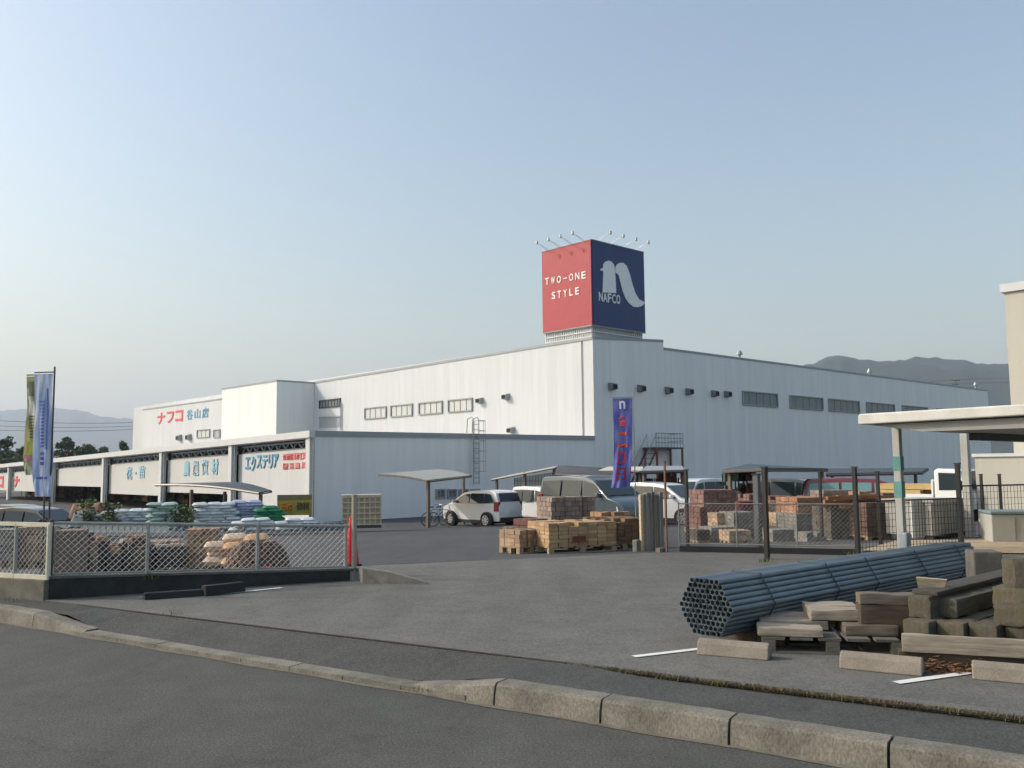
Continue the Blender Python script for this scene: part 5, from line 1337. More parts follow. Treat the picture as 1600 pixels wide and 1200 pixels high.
# bicycles and a potted tree under the carport
def bicycle(px, Y, hd, label):
    g = gp(px, Y); t = thing('bicycle', label, 'bicycle', (g.x, g.y, g.z), math.atan2(hd[1], hd[0]), 'bicycles under the carport')
    for x in (-.52, .52):
        mb = MB()
        for k in range(20):
            a, b = 2 * math.pi * k / 20, 2 * math.pi * (k + 1) / 20
            mb.tube((x + .31 * math.cos(a), 0, .33 + .31 * math.sin(a)), (x + .31 * math.cos(b), 0, .33 + .31 * math.sin(b)), .02, 5, False)
        w_ = mb.build('wheel', TYRE, t, world=False); mb = MB()
        for k in range(10): a = math.pi * k / 10; mb.tube((x - .3 * math.cos(a), 0, .33 - .3 * math.sin(a)), (x + .3 * math.cos(a), 0, .33 + .3 * math.sin(a)), .004, 3, False)
        mb.build('spokes', STEEL, w_, world=False)
    mb = MB(); mb.path([(-.52, 0, .33), (-.18, 0, .36), (.34, 0, .72), (-.22, 0, .78), (-.18, 0, .36)], .018, 6); mb.path([(-.52, 0, .33), (-.22, 0, .78)], .014, 5); mb.path([(.52, 0, .33), (.36, 0, .8), (.32, 0, .95)], .018, 6)
    mb.build('frame', STEEL, t, world=False)
    MB().path([(.18, -.28, .98), (.32, -.1, .98), (.32, .1, .98), (.18, .28, .98)], .014, 5).build('handlebar', STEEL, t, world=False)
    MB().obox((-.36, -.08, .86), (.26, .04, 0), (0, .13, 0), (0, 0, .05)).build('saddle', TRIMB, t, world=False, bevel=.02)
bicycle(692, 41.5, (.8, .6), 'bicycle parked by the front of the white hatchback'); bicycle(680, 42.5, (.7, .7), 'bicycle leaning deeper under the pale carport')
# red vending rack row: low windows of the shaded end wall
for k in range(4):
    window(plR, 680 + 18 * k, 694 + 18 * k, 764, 779, 2, (FRAME, WIN), shed)

# ------------------------------------------------------------------ right hand: cart shelter, cabinets, cream building
Kc = Vector(at(1340, 650, 13.3)); zk = Kc.z
def kc(a, b, z): return Vector((Kc.x, Kc.y, 0)) - Lv * a + Rv * b + Z * z
sh = thing('cart_shelter', 'white cart shelter roof on square steel columns at the right edge', 'shelter', on_ground(1411, 875))
zfr = at(1600, 633, 11.15).z
def zsl(a): return zk + (zfr - zk) * (a / 3.0) * .25
mb = MB(); LA, LB = 5.2, 7.0
mb.prism([kc(0, 0, zk - .13), kc(0, 0, zk + .0), kc(.03, 0, zk + .03), kc(LA, 0, zk + .07), kc(LA, 0, zk - .06)], Rv * LB)
fixn(mb.build('roof', M('shelter_white', rgb(206, 205, 198), .5, .12, 2), sh, bevel=.03, seg=3))
SOFF = M('soffit_grey', rgb(150, 150, 148), .6, .1, 3)
mb = MB(); mb.prism([kc(.12, .12, zk - .135), kc(.9, .12, zk - .26), kc(LA, .12, zk - .26), kc(LA, .12, zk - .10)], Rv * (LB - .2)); fixn(mb.build('soffit', SOFF, sh))
mb = MB(); mb.obox(kc(1.0, 1.5, zk - .37), Rv * (LB - 2), -Lv * .16, Z * .11); mb.obox(kc(3.6, .9, zk - .37), Rv * (LB - 2), -Lv * .16, Z * .11); mb.build('beam', DSTEEL, sh)
COLM = M('column_paint', rgb(168, 168, 164), .5, .1, 3)
for px, yb, yt, r in ((1411, 876, 668, .056), (1516, 841, 680, .07)):
    g = on_ground(px, yb); zt = zk - .06 if px == 1411 else zk - .12
    cpart = MB().box(Vector((g.x, g.y, (g.z + zt) / 2)), (2 * r, 2 * r, zt - g.z), Rv).build('column', COLM, sh, bevel=.01)
    MB().box(Vector((g.x, g.y, g.z + .02)), (.28, .28, .04), Rv).build('base_plate', STEEL, cpart)
    if px == 1411:
        for y0, y1 in ((713, 735), (752, 777)):
            za, zb3 = at(px, y1, g.y).z, at(px, y0, g.y).z
            MB().box(Vector((g.x, g.y, (za + zb3) / 2)), (2 * r + .012, 2 * r + .012, zb3 - za), Rv).build('sticker', M('teal_sticker', rgb(86, 142, 138), .5, .15, 8), cpart)
g = on_ground(1411, 876); tag(MB().box(g + Z * .22 + Vector((-.02, -.14, 0)), (.16, .14, .44), Rv).build('column_guard', M('guard_grey', rgb(140, 150, 158), .6, .2, 5), bevel=.02), 'blue grey guard block at the foot of the nearest shelter column', 'guard')
# pale paving under the shelter
e0, e1 = on_ground(1345, 862), on_ground(1700, 846)
mb = MB(); mb.add([e0 + Z * .02, on_ground(1720, 868) + Z * .02, on_ground(1720, 838) + Z * .02, on_ground(1400, 846) + Z * .02], [(0, 1, 2, 3)])
struct(mb.build('paving', M('pale_paving', rgb(176, 160, 134), .9, .15, 3, fine=.15)))
# grey corrugated storage cabinet, white panel, bin
CORR = M('corrugated_grey', rgb(168, 168, 162), .5, .08, 3)
g = on_ground(1458, 845)
cab = thing('storage_cabinet', 'grey corrugated steel storage cabinet between the shelter columns', 'cabinet', g)
zt = at(1458, 781, g.y).z; q = on_ground(1512, 838); d = (q - g).normalized(); e = Vector((-d.y, d.x, 0)); wdt = (q - g).length
MB().obox(g + Z * .1, d * wdt, e * .9, Z * (zt - g.z - .14)).build('carcass', CORR, cab)
mb = MB()
for k in range(14): mb.obox(g + d * (wdt * (k + .25) / 14) - e * .02 + Z * .12, d * (wdt / 28), e * .03, Z * (zt - g.z - .2))
mb.build('door', CORR, cab); MB().obox(g - d * .03 - e * .04 + Z * (zt - g.z - .05), d * (wdt + .06), e * 1.0, Z * .06).build('lid', CORR, cab)
mb = MB()
for k in (0, .95): mb.obox(g + d * wdt * k, d * .08, e * .8, Z * .1)
mb.build('foot', DSTEEL, cab)
g = on_ground(1427, 845); zt = at(1440, 783, g.y).z; d2 = (on_ground(1456, 844) - g).normalized()
wp = thing('white_panel', 'white mesh fronted panel door standing left of the corrugated cabinet', 'panel', g)
MB().obox(g + Z * .04, d2 * .42, Vector((-d2.y, d2.x, 0)) * .04, Z * (zt - g.z)).build('panel', TRIM, wp, bevel=.01)
mb = MB()
for k in range(7): mb.obox(g + d2 * (.04 + .055 * k) - Vector((0, .02, 0)) + Z * .08, d2 * .008, Vector((0, .01, 0)), Z * (zt - g.z - .1))
for k in range(6): mb.obox(g + d2 * .02 - Vector((0, .024, 0)) + Z * (.1 + (zt - g.z - .14) * k / 5), d2 * .38, Vector((0, .01, 0)), Z * .008)
mb.build('grid', STEEL, wp)
g = on_ground(1549, 848); zt = at(1549, 800, g.y).z; d3 = Vector((.97, -.2, 0)).normalized(); e3 = Vector((.2, .97, 0))
bn = thing('storage_bin', 'pale grey lidded storage bin at the right edge under the shelter', 'bin', g)
MB().obox(g + d3 * .02, d3 * 1.3, e3 * .7, Z * (zt - g.z - .05)).build('box', M('bin_grey', rgb(176, 176, 170), .55, .08, 3), bn, bevel=.02)
MB().obox(g - e3 * .02 + Z * (zt - g.z - .045), d3 * 1.34, e3 * .75, Z * .06).build('lid', M('bin_lid', rgb(120, 140, 146), .5, .08, 3), bn, bevel=.02)
MB().obox(g + d3 * .42 - e3 * .012 + Z * .05, d3 * .012, e3 * .01, Z * (zt - g.z - .15)).build('seam', STEEL, bn)
# cream building at the right edge
CREAM = cladding('cream_wall', rgb(190, 187, 174), 1.2, .97)
cb = thing('cream_building', 'cream building with a tall tower wall cut by the right photo edge', 'building', gp(1640, 30))
Yb = 30
a = at(1586, 735, Yb); zt = at(1581, 457, Yb).z
plC = Plane(a, Vector((1, -.1, 0)), Vector((-.1, -1, 0)))
mb = MB(); mb.obox(Vector((a.x, a.y, -1.5)), -Lv * 9, Rv * 9, Z * (zt + 1.5)); mb.build('tower_wall', CREAM, cb)
mb = MB(); mb.obox(Vector((a.x, a.y, zt)) - Rv * .1 + Lv * .1, -Lv * 9, Rv * 9, Z * .28); mb.build('parapet', TRIM, cb)
b = at(1524, 735, 28.5); zt2 = at(1524, 714, 28.5).z
mb = MB(); mb.obox(Vector((b.x, b.y, -1.5)), -Lv * 9, Rv * 4, Z * (zt2 + 1.5)); mb.build('low_wall', CREAM, cb)
mb = MB(); mb.obox(Vector((b.x, b.y, zt2)) - Rv * .06 + Lv * .06, -Lv * 9, Rv * 4, Z * .1); mb.build('low_wall_coping', TRIM, cb)
g = at(1580, 772, 18.4); tag(MB().box(g, (.5, .3, .12), (1, 0, 0)).build('seat_cushion', M('maroon_seat', rgb(96, 44, 46), .8, .2, 4), bevel=.03), 'maroon cushion lying on the lid of the pale grey bin', 'cushion') if False else None
# ------------------------------------------------------------------ pipes, pallets and sleepers in front
PIPE = M('pipe_steel', rgb(106, 118, 124), .42, .16, 3, metal=.35, rnd=.28)
OD = .0486; dep0 = 7.55
cen = at(1102, 948.5, dep0); PLEN = 5.3
ax = Rv.copy(); ax.z = -.006; lat = -Lv
pb_ = thing('pipe_bundle', 'hexagonal bundle of blue grey steel scaffold pipes lying on timber', 'pipe bundle', Vector((cen.x, cen.y, 0)))
me = None; first = None; rnd = random.Random(2)
for r in range(-5, 6):
    nrow = 11 - abs(r)
    for k in range(nrow):
        c = cen + lat * ((k - (nrow - 1) / 2) * OD) + Z * (r * OD * .866) + ax * rnd.uniform(-.012, .010)
        if first is None:
            mb = MB(); n = 12; R1, R2 = OD / 2 * .985, OD / 2 * .84; vs = []; b = ax.cross(Z).normalized(); c2 = ax.cross(b).normalized()
            for t_, rr in ((0, R1), (PLEN, R1), (PLEN, R2), (0, R2)):
                for i in range(n): vs.append(ax * t_ + b * math.cos(2 * math.pi * i / n) * rr + c2 * math.sin(2 * math.pi * i / n) * rr)
            fs = []
            for s_ in range(4):
                for i in range(n): j = (i + 1) % n; s2 = (s_ + 1) % 4; fs.append((s_ * n + i, s_ * n + j, s2 * n + j, s2 * n + i))
            mb.add(vs, fs); first = mb.build('pipe', PIPE, pb_, world=False, smooth=True, angle=50); fixn(first); o = first
        else:
            o = first.copy(); COL.objects.link(o); o.parent = pb_
        o.location = c - pb_.location
STRAP = M('steel_strap', rgb(60, 76, 88), .5, .1, 4, metal=.3)
def hexpt(th_, t_, off=.012):
    R = 5 * OD + OD / 2 + off; k = math.floor(th_ / (math.pi / 3)); a0, a1 = k * math.pi / 3, (k + 1) * math.pi / 3; f = (th_ - a0) / (math.pi / 3)
    p = Vector((math.cos(a0), math.sin(a0))) * (1 - f) + Vector((math.cos(a1), math.sin(a1))) * f
    return cen + ax * t_ + lat * p.x * R + Z * p.y * R
for t_ in (.62, 1.75, 2.55, 3.7, 4.8):
    mb = MB(); pts = [hexpt(2 * math.pi * i / 24 + 1e-6, t_) for i in range(25)]
    for a, b in zip(pts, pts[1:]): mb.tube(a, b, .006, 4, False)
    mb.build('strap', STRAP, pb_)
zlow = cen.z - 5 * OD * .866 - OD / 2
for i, (t_, lb) in enumerate(((.5, 'dark timber bearer under the near end of the pipe bundle'), (2.9, 'timber bearer under the middle of the pipe bundle'), (4.7, 'timber bearer under the far end of the pipe bundle'))):
    p = cen + ax * t_; o_ = Vector((p.x, p.y, 0)) - lat * .42
    tag(MB().obox(o_, lat * .84, Rv * .1, Z * (zlow - .003)).build('bearer', wood('dark_bearer', rgb(84, 74, 62), .5) if i == 0 else MATS['dark_bearer'], bevel=.005), lb, 'timber')
# pallet stack with boards
def plank_thing(o, d, L_, w_, h, mat, label, grp='boards and sleepers by the pipes', rz=None, name='board', e=None, bev=.006):
    """board whose local X runs along d; o = its lower corner"""
    d = Vector(d).normalized(); mb = MB(); mb.obox((0, 0, 0), (L_, 0, 0), (0, w_, 0), (0, 0, h))
    ob = mb.build(name, mat, None, world=False)
    bm = bmesh.new(); bm.from_mesh(ob.data); sd = hash(label) % 97 if False else sum(map(ord, label)) % 97
    bmesh.ops.bevel(bm, geom=bm.edges[:], offset=bev, segments=2, affect='EDGES', profile=.6)
    for ax_, ln, n_ in (((1, 0, 0), L_, max(4, int(L_ / .05))), ((0, 1, 0), w_, 4), ((0, 0, 1), h, 4)):
        for i in range(1, n_):
            bmesh.ops.bisect_plane(bm, geom=bm.verts[:] + bm.edges[:] + bm.faces[:], plane_co=Vector(ax_) * (ln * i / n_), plane_no=ax_)
    amp = min(.007, .06 * min(w_, h))
    for v in bm.verts:
        q = Vector((v.co.x * 5 + sd, v.co.y * 22, v.co.z * 22)); e_ = (abs(v.co.y - w_ / 2) > w_ * .42) + (abs(v.co.z - h / 2) > h * .42)
        v.co += Vector((noise.noise(q + Vector((9, 0, 0))) * .8, noise.noise(q), noise.noise(q + Vector((0, 5, 0))))) * amp * (1 + .7 * e_)
    for f in bm.faces: f.smooth = True
    bm.to_mesh(ob.data); bm.free(); ob.data.set_sharp_from_angle(angle=R_(40))
    ob.location = o; ob.rotation_euler = (0, 0, math.atan2(d.y, d.x)); return tag(ob, label, 'timber', grp)
WD = wood('weathered_board', rgb(160, 149, 133), .55, moss=None); GRW = wood('grey_board', rgb(122, 112, 98), .5); SLP = wood('old_sleeper', rgb(80, 76, 66), .45, moss=rgb(76, 74, 56)); SLD = wood('dark_sleeper', rgb(74, 70, 60), .5)
SLT = wood('sleeper_end', rgb(94, 89, 76), .55, rnd=.2, moss=rgb(86, 82, 62))
pd = Vector((.985, -.17, 0)).normalized(); pe = Vector((.17, .985, 0))
po = on_z(1192, 1021)
ptl = thing('pallet', 'grey wooden pallet carrying pale boards in front of the pipe bundle', 'pallet', po)
pallet(po, pd, pe, 1.08, .8, ptl, h=.13, mat=wood('grey_pallet', rgb(112, 108, 98), .5))
zq = .133; rnd = random.Random(8)
for k in range(3):
    plank_thing(po + pe * (.02 + .25 * k) + Z * zq - pd * (.03 - .05 * k), (pd + pe * rnd.uniform(-.06, .06)), .50 + .04 * k, .215, .07 + .012 * k, WD, ('short pale board on the pallet, front row', 'short pale board on the pallet, middle row', 'short pale board on the pallet, back row')[k])
for k in range(2):
    plank_thing(po + pd * .42 + pe * (.28 + .26 * k) + Z * (zq + .088), pd, .42, .23, .085, WD, ('pale board in the upper layer on the pallet, front', 'pale board in the upper layer on the pallet, back')[k])
for k in range(2):
    plank_thing(po + pd * .66 + pe * (.12 + .3 * k) + Z * zq, pd, .40, .25, .08, GRW, ('grey board on the right half of the pallet, front', 'grey board on the right half of the pallet, back')[k])
q = at(1344, 945, 7.35)
plank_thing(Vector((q.x, q.y, q.z)), pd, .48, .16, .085, GRW, 'grey squared timber lying beside the pipes behind the pallet')
plank_thing(Vector((q.x, q.y, .0)), pd, .46, .2, q.z - .003, MATS['dark_bearer'], 'dark timber block under the grey squared timber')
# stack of old sleepers, their ends towards the driveway
S0 = at(1410, 1000, 6.9); zrow = S0.z
dE = -Lv; dLn = Rv
def slp(px, py, Y, w_, h, L_, mat, label, dd=None, end=True, tilt=0):
    o = at(px, py, Y); dd = (dd or dLn); mb = MB()
    ob = plank_thing(o, dd, L_, w_, h, mat, label, 'old sleepers stacked at the right', name='sleeper', bev=.012)
    # obox is built with +Y on the left of its run; shift so that the given corner is the left one
    return ob
def left_of(d): return Vector((-d.y, d.x, 0))
Yr = 7.0
ends = [('mossy sleeper end in the low row, leftmost', SLT), ('brown sleeper end in the low row, second from left', SLT), ('brown sleeper end in the low row, third from left', SLT), ('sleeper end with pale chips, in the low row', SLP), ('mossy sleeper end in the low row below the tall stack', SLT), ('sleeper end in the low row at the photo edge', SLT)]
base = at(1412, 1001, Yr); zb0 = base.z
wS = .195
for k, (lb, mt) in enumerate(ends[:5]):
    o = base + Vector((.935, -.355, 0)).normalized() * ((wS + .012) / .9 * k) + dE * wS + dLn * (.02 * math.sin(k * 2.3)); o.z = zb0
    plank_thing(o, dLn, 2.1, wS, .158, mt, lb, 'old sleepers stacked at the right', name='sleeper', bev=.012)
z1 = zb0 + .16
for (px, lb, mt, L_, zz, bk, w_) in ((1420, 'tan topped sleeper on the low row, left one', SLT, 2.3, 0, .0, .17), (1452, 'sleeper with a tan end lying on the low row beside the tan topped one', SLT, 2.0, 0, .05, .19)):
    o = at(px, 960, Yr + .1); o.z = z1 + .002; o = o + dE * w_ + dLn * bk
    plank_thing(o, dLn, L_, w_, .165 if px == 1420 else .14, mt, lb, 'old sleepers stacked at the right', name='sleeper', bev=.012)
o = at(1424, 922, Yr + .16); o.z = z1 + .17
plank_thing(o + dE * .2, dLn, 1.9, .2, .03, SLD, 'thin dark plank lying on the tan topped sleeper', 'old sleepers stacked at the right', name='plank')
o = at(1436, 923, Yr + .3)
tag(MB().prism([o, o + Vector((.19, -.02, .0)), o + Vector((.215, -.02, .085)), o + Vector((-.02, 0, .105))], Vector((.03, .05, 0))).build('offcut', PALEW), 'pale slanted offcut board propped on the sleepers', 'timber', 'boards and sleepers by the pipes')
# tall right stack
for (px, py, Y, w_, h, lb, mt) in ((1553, 976, 6.8, .2, .145, 'mossy sleeper end in the tall right stack, second layer', SLT), (1590, 978, 6.62, .2, .145, 'sleeper end at the photo edge in the second layer', SLT),
                                  (1551, 945, 6.95, .2, .135, 'mossy sleeper end in the tall right stack, third layer', SLT), (1588, 946, 6.75, .2, .135, 'sleeper end at the photo edge in the third layer', SLT),
                                  (1567, 918, 6.95, .13, .21, 'upright mossy block on top of the tall right stack', SLT), (1586, 920, 6.75, .25, .22, 'dark square timber on top of the tall stack at the photo edge', SLD)):
    o = at(px, py, Y); plank_thing(o + dE * w_, dLn, 1.6, w_, h, mt, lb, 'old sleepers stacked at the right', name='sleeper', bev=.012)
# supports under the stack and the long pale board before it
for t_, lb in ((.25, 'dark bearer under the sleeper row, near'), (1.7, 'dark bearer under the sleeper row, far')):
    o = base + dLn * t_; plank_thing(Vector((o.x, o.y, 0)) + dE * .0, dE, 1.5, .12, zb0 - .003, MATS['dark_bearer'], lb, 'old sleepers stacked at the right', name='bearer')
o = at(1410, 1018, 6.72); dbd = Vector((.935, -.355, 0)).normalized()
plank_thing(o, dbd, 1.9, .05, .125, WD, 'long pale weathered board along the front of the sleeper stack', name='board')
q = at(1415, 1040, 6.6); plank_thing(Vector((q.x, q.y, 0)) + Vector((.02, .16, 0)), dbd, 1.85, .14, o.z - .003, MATS['dark_bearer'], 'dark bearer beneath the long pale board', name='bearer')
# concrete block behind
o = at(1523, 905, 9.3); cbk = MB().obox(Vector((o.x, o.y, 0)), Vector((.27, -.05, 0)), Vector((.06, .3, 0)), Z * (at(1523, 862, 9.3).z)).build('concrete_pillar', M('old_concrete', rgb(96, 92, 86), .95, .3, 6, .5, fine=.25), bevel=.015); tag(cbk, 'rough grey concrete block standing beyond the end of the pipes', 'concrete block')
# rotten bark and splinters
BRK = M('rotten_bark', rgb(112, 82, 60), .95, .5, 9, .5, rnd=.3); mb = MB(); rnd = random.Random(31)
p0 = on_z(1440, 1050); p1 = on_z(1540, 1052)
for k in range(900):
    f = rnd.random(); p = p0.lerp(p1, f) + Vector((rnd.gauss(.03, .05), rnd.gauss(.06, .05), abs(rnd.gauss(0, .035))))
    a = Vector((rnd.gauss(1, .3), rnd.gauss(-.25, .4), rnd.gauss(0, .25))).normalized() * rnd.uniform(.01, .055); b = a.cross(Vector((rnd.random(), rnd.random(), 1))).normalized() * rnd.uniform(.004, .014)
    mb.obox(p, a, b, a.cross(b).normalized() * rnd.uniform(.003, .01))
stuff(mb.build('bark_litter', BRK), 'rust brown rotten bark and splinters under the long pale board', 'bark')
# wheel stops
STOP = M('stop_concrete', rgb(134, 126, 114), .92, .2, 5, .4, fine=.2)
def stop(xa, ya, xb, yb, lb):
    a, b = on_z(xa, ya), on_z(xb, yb); d = (b - a).normalized(); b = a + d * .56; e = Vector((-d.y, d.x, 0)); mb = MB()
    mb.prism([a, a + e * .03 + Z * .085, a + e * .055 + Z * .112, a + e * .085 + Z * .12, a + e * .115 + Z * .112, a + e * .14 + Z * .085, a + e * .17], b - a)
    tag(mb.build('wheel_stop', STOP, bevel=.012, seg=3), lb, 'wheel stop', 'concrete wheel stops')
stop(1088, 1023, 1168, 1030, 'concrete wheel stop in front of the end of the pipe bundle')
stop(1311, 1045, 1402, 1054, 'concrete wheel stop in front of the pallet and rotten bark')
stop(1519, 1062, 1615, 1071, 'concrete wheel stop at the right photo edge')
# ------------------------------------------------------------------ weeds along the pavement edge and stray tufts
def tuft(mb, p, n, h, rnd, spread=.03):
    for _ in range(n):
        a = rnd.uniform(0, 6.28); b = p + Vector((rnd.gauss(0, spread), rnd.gauss(0, spread), 0)); tp = b + Vector((math.cos(a) * h * .5, math.sin(a) * h * .5, h * rnd.uniform(.5, 1))); s_ = Vector((-math.sin(a), math.cos(a), 0)) * h * .07
        m_ = b.lerp(tp, .55) + Z * h * .12
        mb.add([b - s_, b + s_, m_ + s_ * .8, m_ - s_ * .8, tp], [(0, 1, 2, 3), (3, 2, 4)])
WEED = M('weed_green', rgb(92, 104, 54), .8, .4, 6, rnd=.2); DRY = M('dry_weed', rgb(104, 92, 62), .9, .4, 8)
rnd = random.Random(77); mb = MB(); s0, s1 = kpx(885, 1), kpx(1750, 1); sL = kpx(120, 1)
eI = Vector((-ID.y, ID.x, 0)); eI = eI if eI.y > 0 else -eI
for k in range(1500):
    s = s0 + (s1 - s0) * rnd.random(); dens = .5 + .5 * noise.noise(Vector((s * 3, 0, 0)))
    if rnd.random() > .3 + dens: continue
    tuft(mb, I0 + ID * s + eI * rnd.gauss(-.02, .012) - Z * .025, 3, rnd.uniform(.015, .05), rnd, .014)
stuff(mb.build('edge_weeds', DRY), 'dry brown weeds and moss growing in the crack along the pavement edge', 'weeds')
mb = MB(); struct(MB().grid(lambda u, v: I0 + ID * (sL + (s0 - sL) * u) + eI * (-.022 + .022 * v + .01 * noise.noise(Vector((u * 130, v, 5)))) + Z * (-.002 + .003 * v), 300, 1).build('crack', M('crack_dark', rgb(58, 55, 49), .95, .4, 20)))
MB_gap = MB().grid(lambda u, v: I0 + ID * (s0 + (s1 - s0) * u) + eI * (-.05 + .05 * v + .012 * noise.noise(Vector((u * 160, v * 3, 1)))) - Z * .012, 300, 1)
struct(MB_gap.build('soil_seam', M('dark_soil', rgb(52, 46, 36), .95, .5, 18, .5)))
for pts, n, h, lb in (([(72, 932), (78, 930), (70, 940)], 60, .13, 'green weeds at the foot of the dark corner post'), ([(20, 938), (40, 940), (10, 936)], 40, .05, 'small weeds along the foot of the low block wall'),
                      ([(1330, 872), (1322, 874)], 60, .13, 'yellow green weed tuft at the foot of the black gate end post'), ([(1196, 878), (1184, 880)], 50, .08, 'low weeds at the thick black gate post'),
                      ([(655, 1080), (668, 1081), (645, 1079)], 40, .04, 'grass at the low end of the tapered kerb stone'), ([(270, 960), (262, 959), (285, 962)], 50, .04, 'small weeds in the pavement edge at the left'), ([(232, 908), (226, 908)], 40, .1, 'weeds growing at the second fence post on the dark wall')):
    mb = MB()
    for a, b in pts[:1]:
        p = on_z(a, b, 0 if b < 1000 else -.11); 
        if b == 908: p = at(a, 905, 11.15)
        tuft(mb, p, n // 2, h, rnd, .055)
    tag(mb.build('weed_clump', WEED), lb, 'weeds', 'weed clumps')

# ------------------------------------------------------------------ goods behind the left fence
def bag_mesh(seed, w_=.56, d_=.40, h=.16):
    rnd = random.Random(seed); mb = MB(); nu, nv = 8, 6
    def fn(s):
        def f(u, v):
            x, y = 2 * u - 1, 2 * v - 1; e = (1 - abs(x) ** 5) * (1 - abs(y) ** 4.5)
            return Vector((x * w_ / 2 * (1 - .04 * y * y), y * d_ / 2 * (1 - .05 * x * x), h / 2 + s * (h / 2) * max(0, e) ** .42 * (1 + .12 * noise.noise(Vector((x * 3 + seed, y * 3, s))))))
        return f
    mb.grid(fn(1), nu, nv); mb.grid(lambda u, v: fn(-1)(1 - u, v), nu, nv); return mb
BAGM = {n_: M('bag_' + n_, c, .55, .12, 6, .2, rnd=.12) for n_, c in (('white', rgb(206, 212, 214)), ('mint', rgb(166, 186, 178)), ('lilac', rgb(176, 180, 204)), ('green', rgb(40, 120, 82)), ('grey', rgb(152, 152, 150)), ('tan', rgb(204, 160, 112)), ('pale', rgb(214, 192, 164)))}
protos = {}
def bag_pile(px, py, Y, nx, nz, col, label, grp, sp=.5, dz=0.0, ny=1, rotj=.12, pyr=False, zb_=None):
    g = at(px, py, Y); rnd = random.Random(int(px)); dd = Vector((.95, .3, 0)).normalized(); ee = Vector((-.3, .95, 0))
    for k in range(nz):
        n = nx - (k if pyr else (1 if k >= nz - 2 and k % 2 else 0))
        for j in range(ny):
            for i in range(max(1, n)):
                if col not in protos:
                    ob = bag_mesh(len(protos) + 1).build('bag', BAGM[col], None, world=False, smooth=True, angle=70); protos[col] = ob; tag(ob, label, 'bag', grp)
                else:
                    ob = protos[col].copy(); COL.objects.link(ob); ob['label'] = label; ob['group'] = grp
                ob.location = g + dd * (sp * (i + (nx - n) / 2 + (.22 if k % 2 else -.05)) + rnd.uniform(-.05, .05)) + ee * (.34 * j + rnd.uniform(-.04, .04)) + Z * (.108 * k)
                ob.rotation_euler = (rnd.uniform(-.05, .05), rnd.uniform(-.06, .06), math.atan2(dd.y, dd.x) + rnd.uniform(-rotj, rotj))
Yg = 33.5
bag_pile(152, 829, Yg, 2, 6, 'grey', 'grey bag in the pile behind the white blocks at the left', 'grey bags', ny=2)
bag_pile(190, 829, Yg + 1, 3, 7, 'white', 'white bag in the pile next to the grey bags', 'white bags by the grey pile', ny=2)
bag_pile(242, 829, Yg, 2, 9, 'mint', 'pale mint bag in the square pile near the second fence post', 'mint bags', ny=2, rotj=.05)
bag_pile(314, 829, Yg, 3, 9, 'white', 'white bag in the tall pile below the bowed carport', 'white bags below the carport', ny=2)
bag_pile(358, 829, Yg + .8, 3, 10, 'lilac', 'pale lilac bag in the pile between white and green bags', 'lilac bags', ny=2)
bag_pile(408, 829, Yg + .4, 2, 8, 'green', 'green bag in the pile left of the yellow banner sign', 'green bags', ny=2)
bag_pile(442, 830, Yg, 3, 4, 'white', 'white bag in the low pile under the yellow banner sign', 'white bags under the banner', ny=1)
bag_pile(372, 831, Yg - 1.5, 3, 4, 'white', 'white bag in the low front pile before the lilac bags', 'white bags before the lilac pile', ny=1)
# planter blocks in a white row
WB = M('white_block', rgb(206, 206, 200), .8, .15, 6)
for k in range(14):
    g = at(128 + 9.5 * k, 832, 31.5); mb = MB(); mb.prism([g, g + Vector((.2, 0, 0)), g + Vector((.16, 0, .26)), g + Vector((.04, 0, .26))], (.02, .2, 0)); mb.obox(g + Vector((.02, -.02, .26)), (.16, 0, 0), (.02, .24, 0), (0, 0, .04))
    tag(mb.build('concrete_footing', WB), 'white tapered concrete footing in the row before the bags', 'footing', 'white footings in a row')
POTB = M('pot_blue_grey', rgb(112, 124, 146), .6, .1, 5, rnd=.2)
for k in range(12):
    g = at(474 + 5.2 * k, 829, 33 + .3 * (k % 2)); mb = MB(); mb.tube(g, g + Z * .26, .09, 10, True, .13); mb.tube(g + Z * .24, g + Z * .28, .14, 10)
    tag(mb.build('plant_pot', POTB), 'blue grey plant pot in the row at the corner of the shed wall', 'plant pot', 'blue grey pots in a row')
# yellow sign board
Yb_ = 35.0
g = gp(460, Yb_); bs = thing('banner_board', 'olive yellow sale banner on a frame before the corner of the shed', 'sign', g)
za, zb3 = at(460, 805, Yb_).z, at(460, 773, Yb_).z; xa, xb = at(433, 790, Yb_).x, at(487, 790, Yb_).x
MB().obox((xa, Yb_, za), (xb - xa, 0, 0), (0, .05, 0), (0, 0, zb3 - za)).build('board', M('olive_board', rgb(150, 140, 62), .7, .15, 2), bs)
MB().obox((xa, Yb_ - .01, zb3 - .2), (xb - xa, 0, 0), (0, .008, 0), (0, 0, .2)).build('header_band', M('olive_dark', rgb(104, 104, 74), .7, .15, 3), bs)
mb = MB()
for x in (xa + .05, xb - .1): mb.obox((x, Yb_ + .055, g.z), (.05, 0, 0), (0, .05, 0), (0, 0, zb3 - g.z))
mb.build('leg', DSTEEL, bs)
plY = Plane(Vector((xa, Yb_, 0)), Vector((1, 0, 0)), Vector((0, -1, 0)))
OR_ = M('orange_print', rgb(214, 130, 34), .6, .1, 4); OD_ = M('dark_print', rgb(70, 66, 34), .6, .1, 4)
for s_, u0, u1, m in (('石材', .12, .58, OR_), ('砂利', .76, 1.22, OD_)): wall_text(s_, plY, u0, u1, za + .18, za + .5, m, bs, bold=.02, off=.012, flip=False)
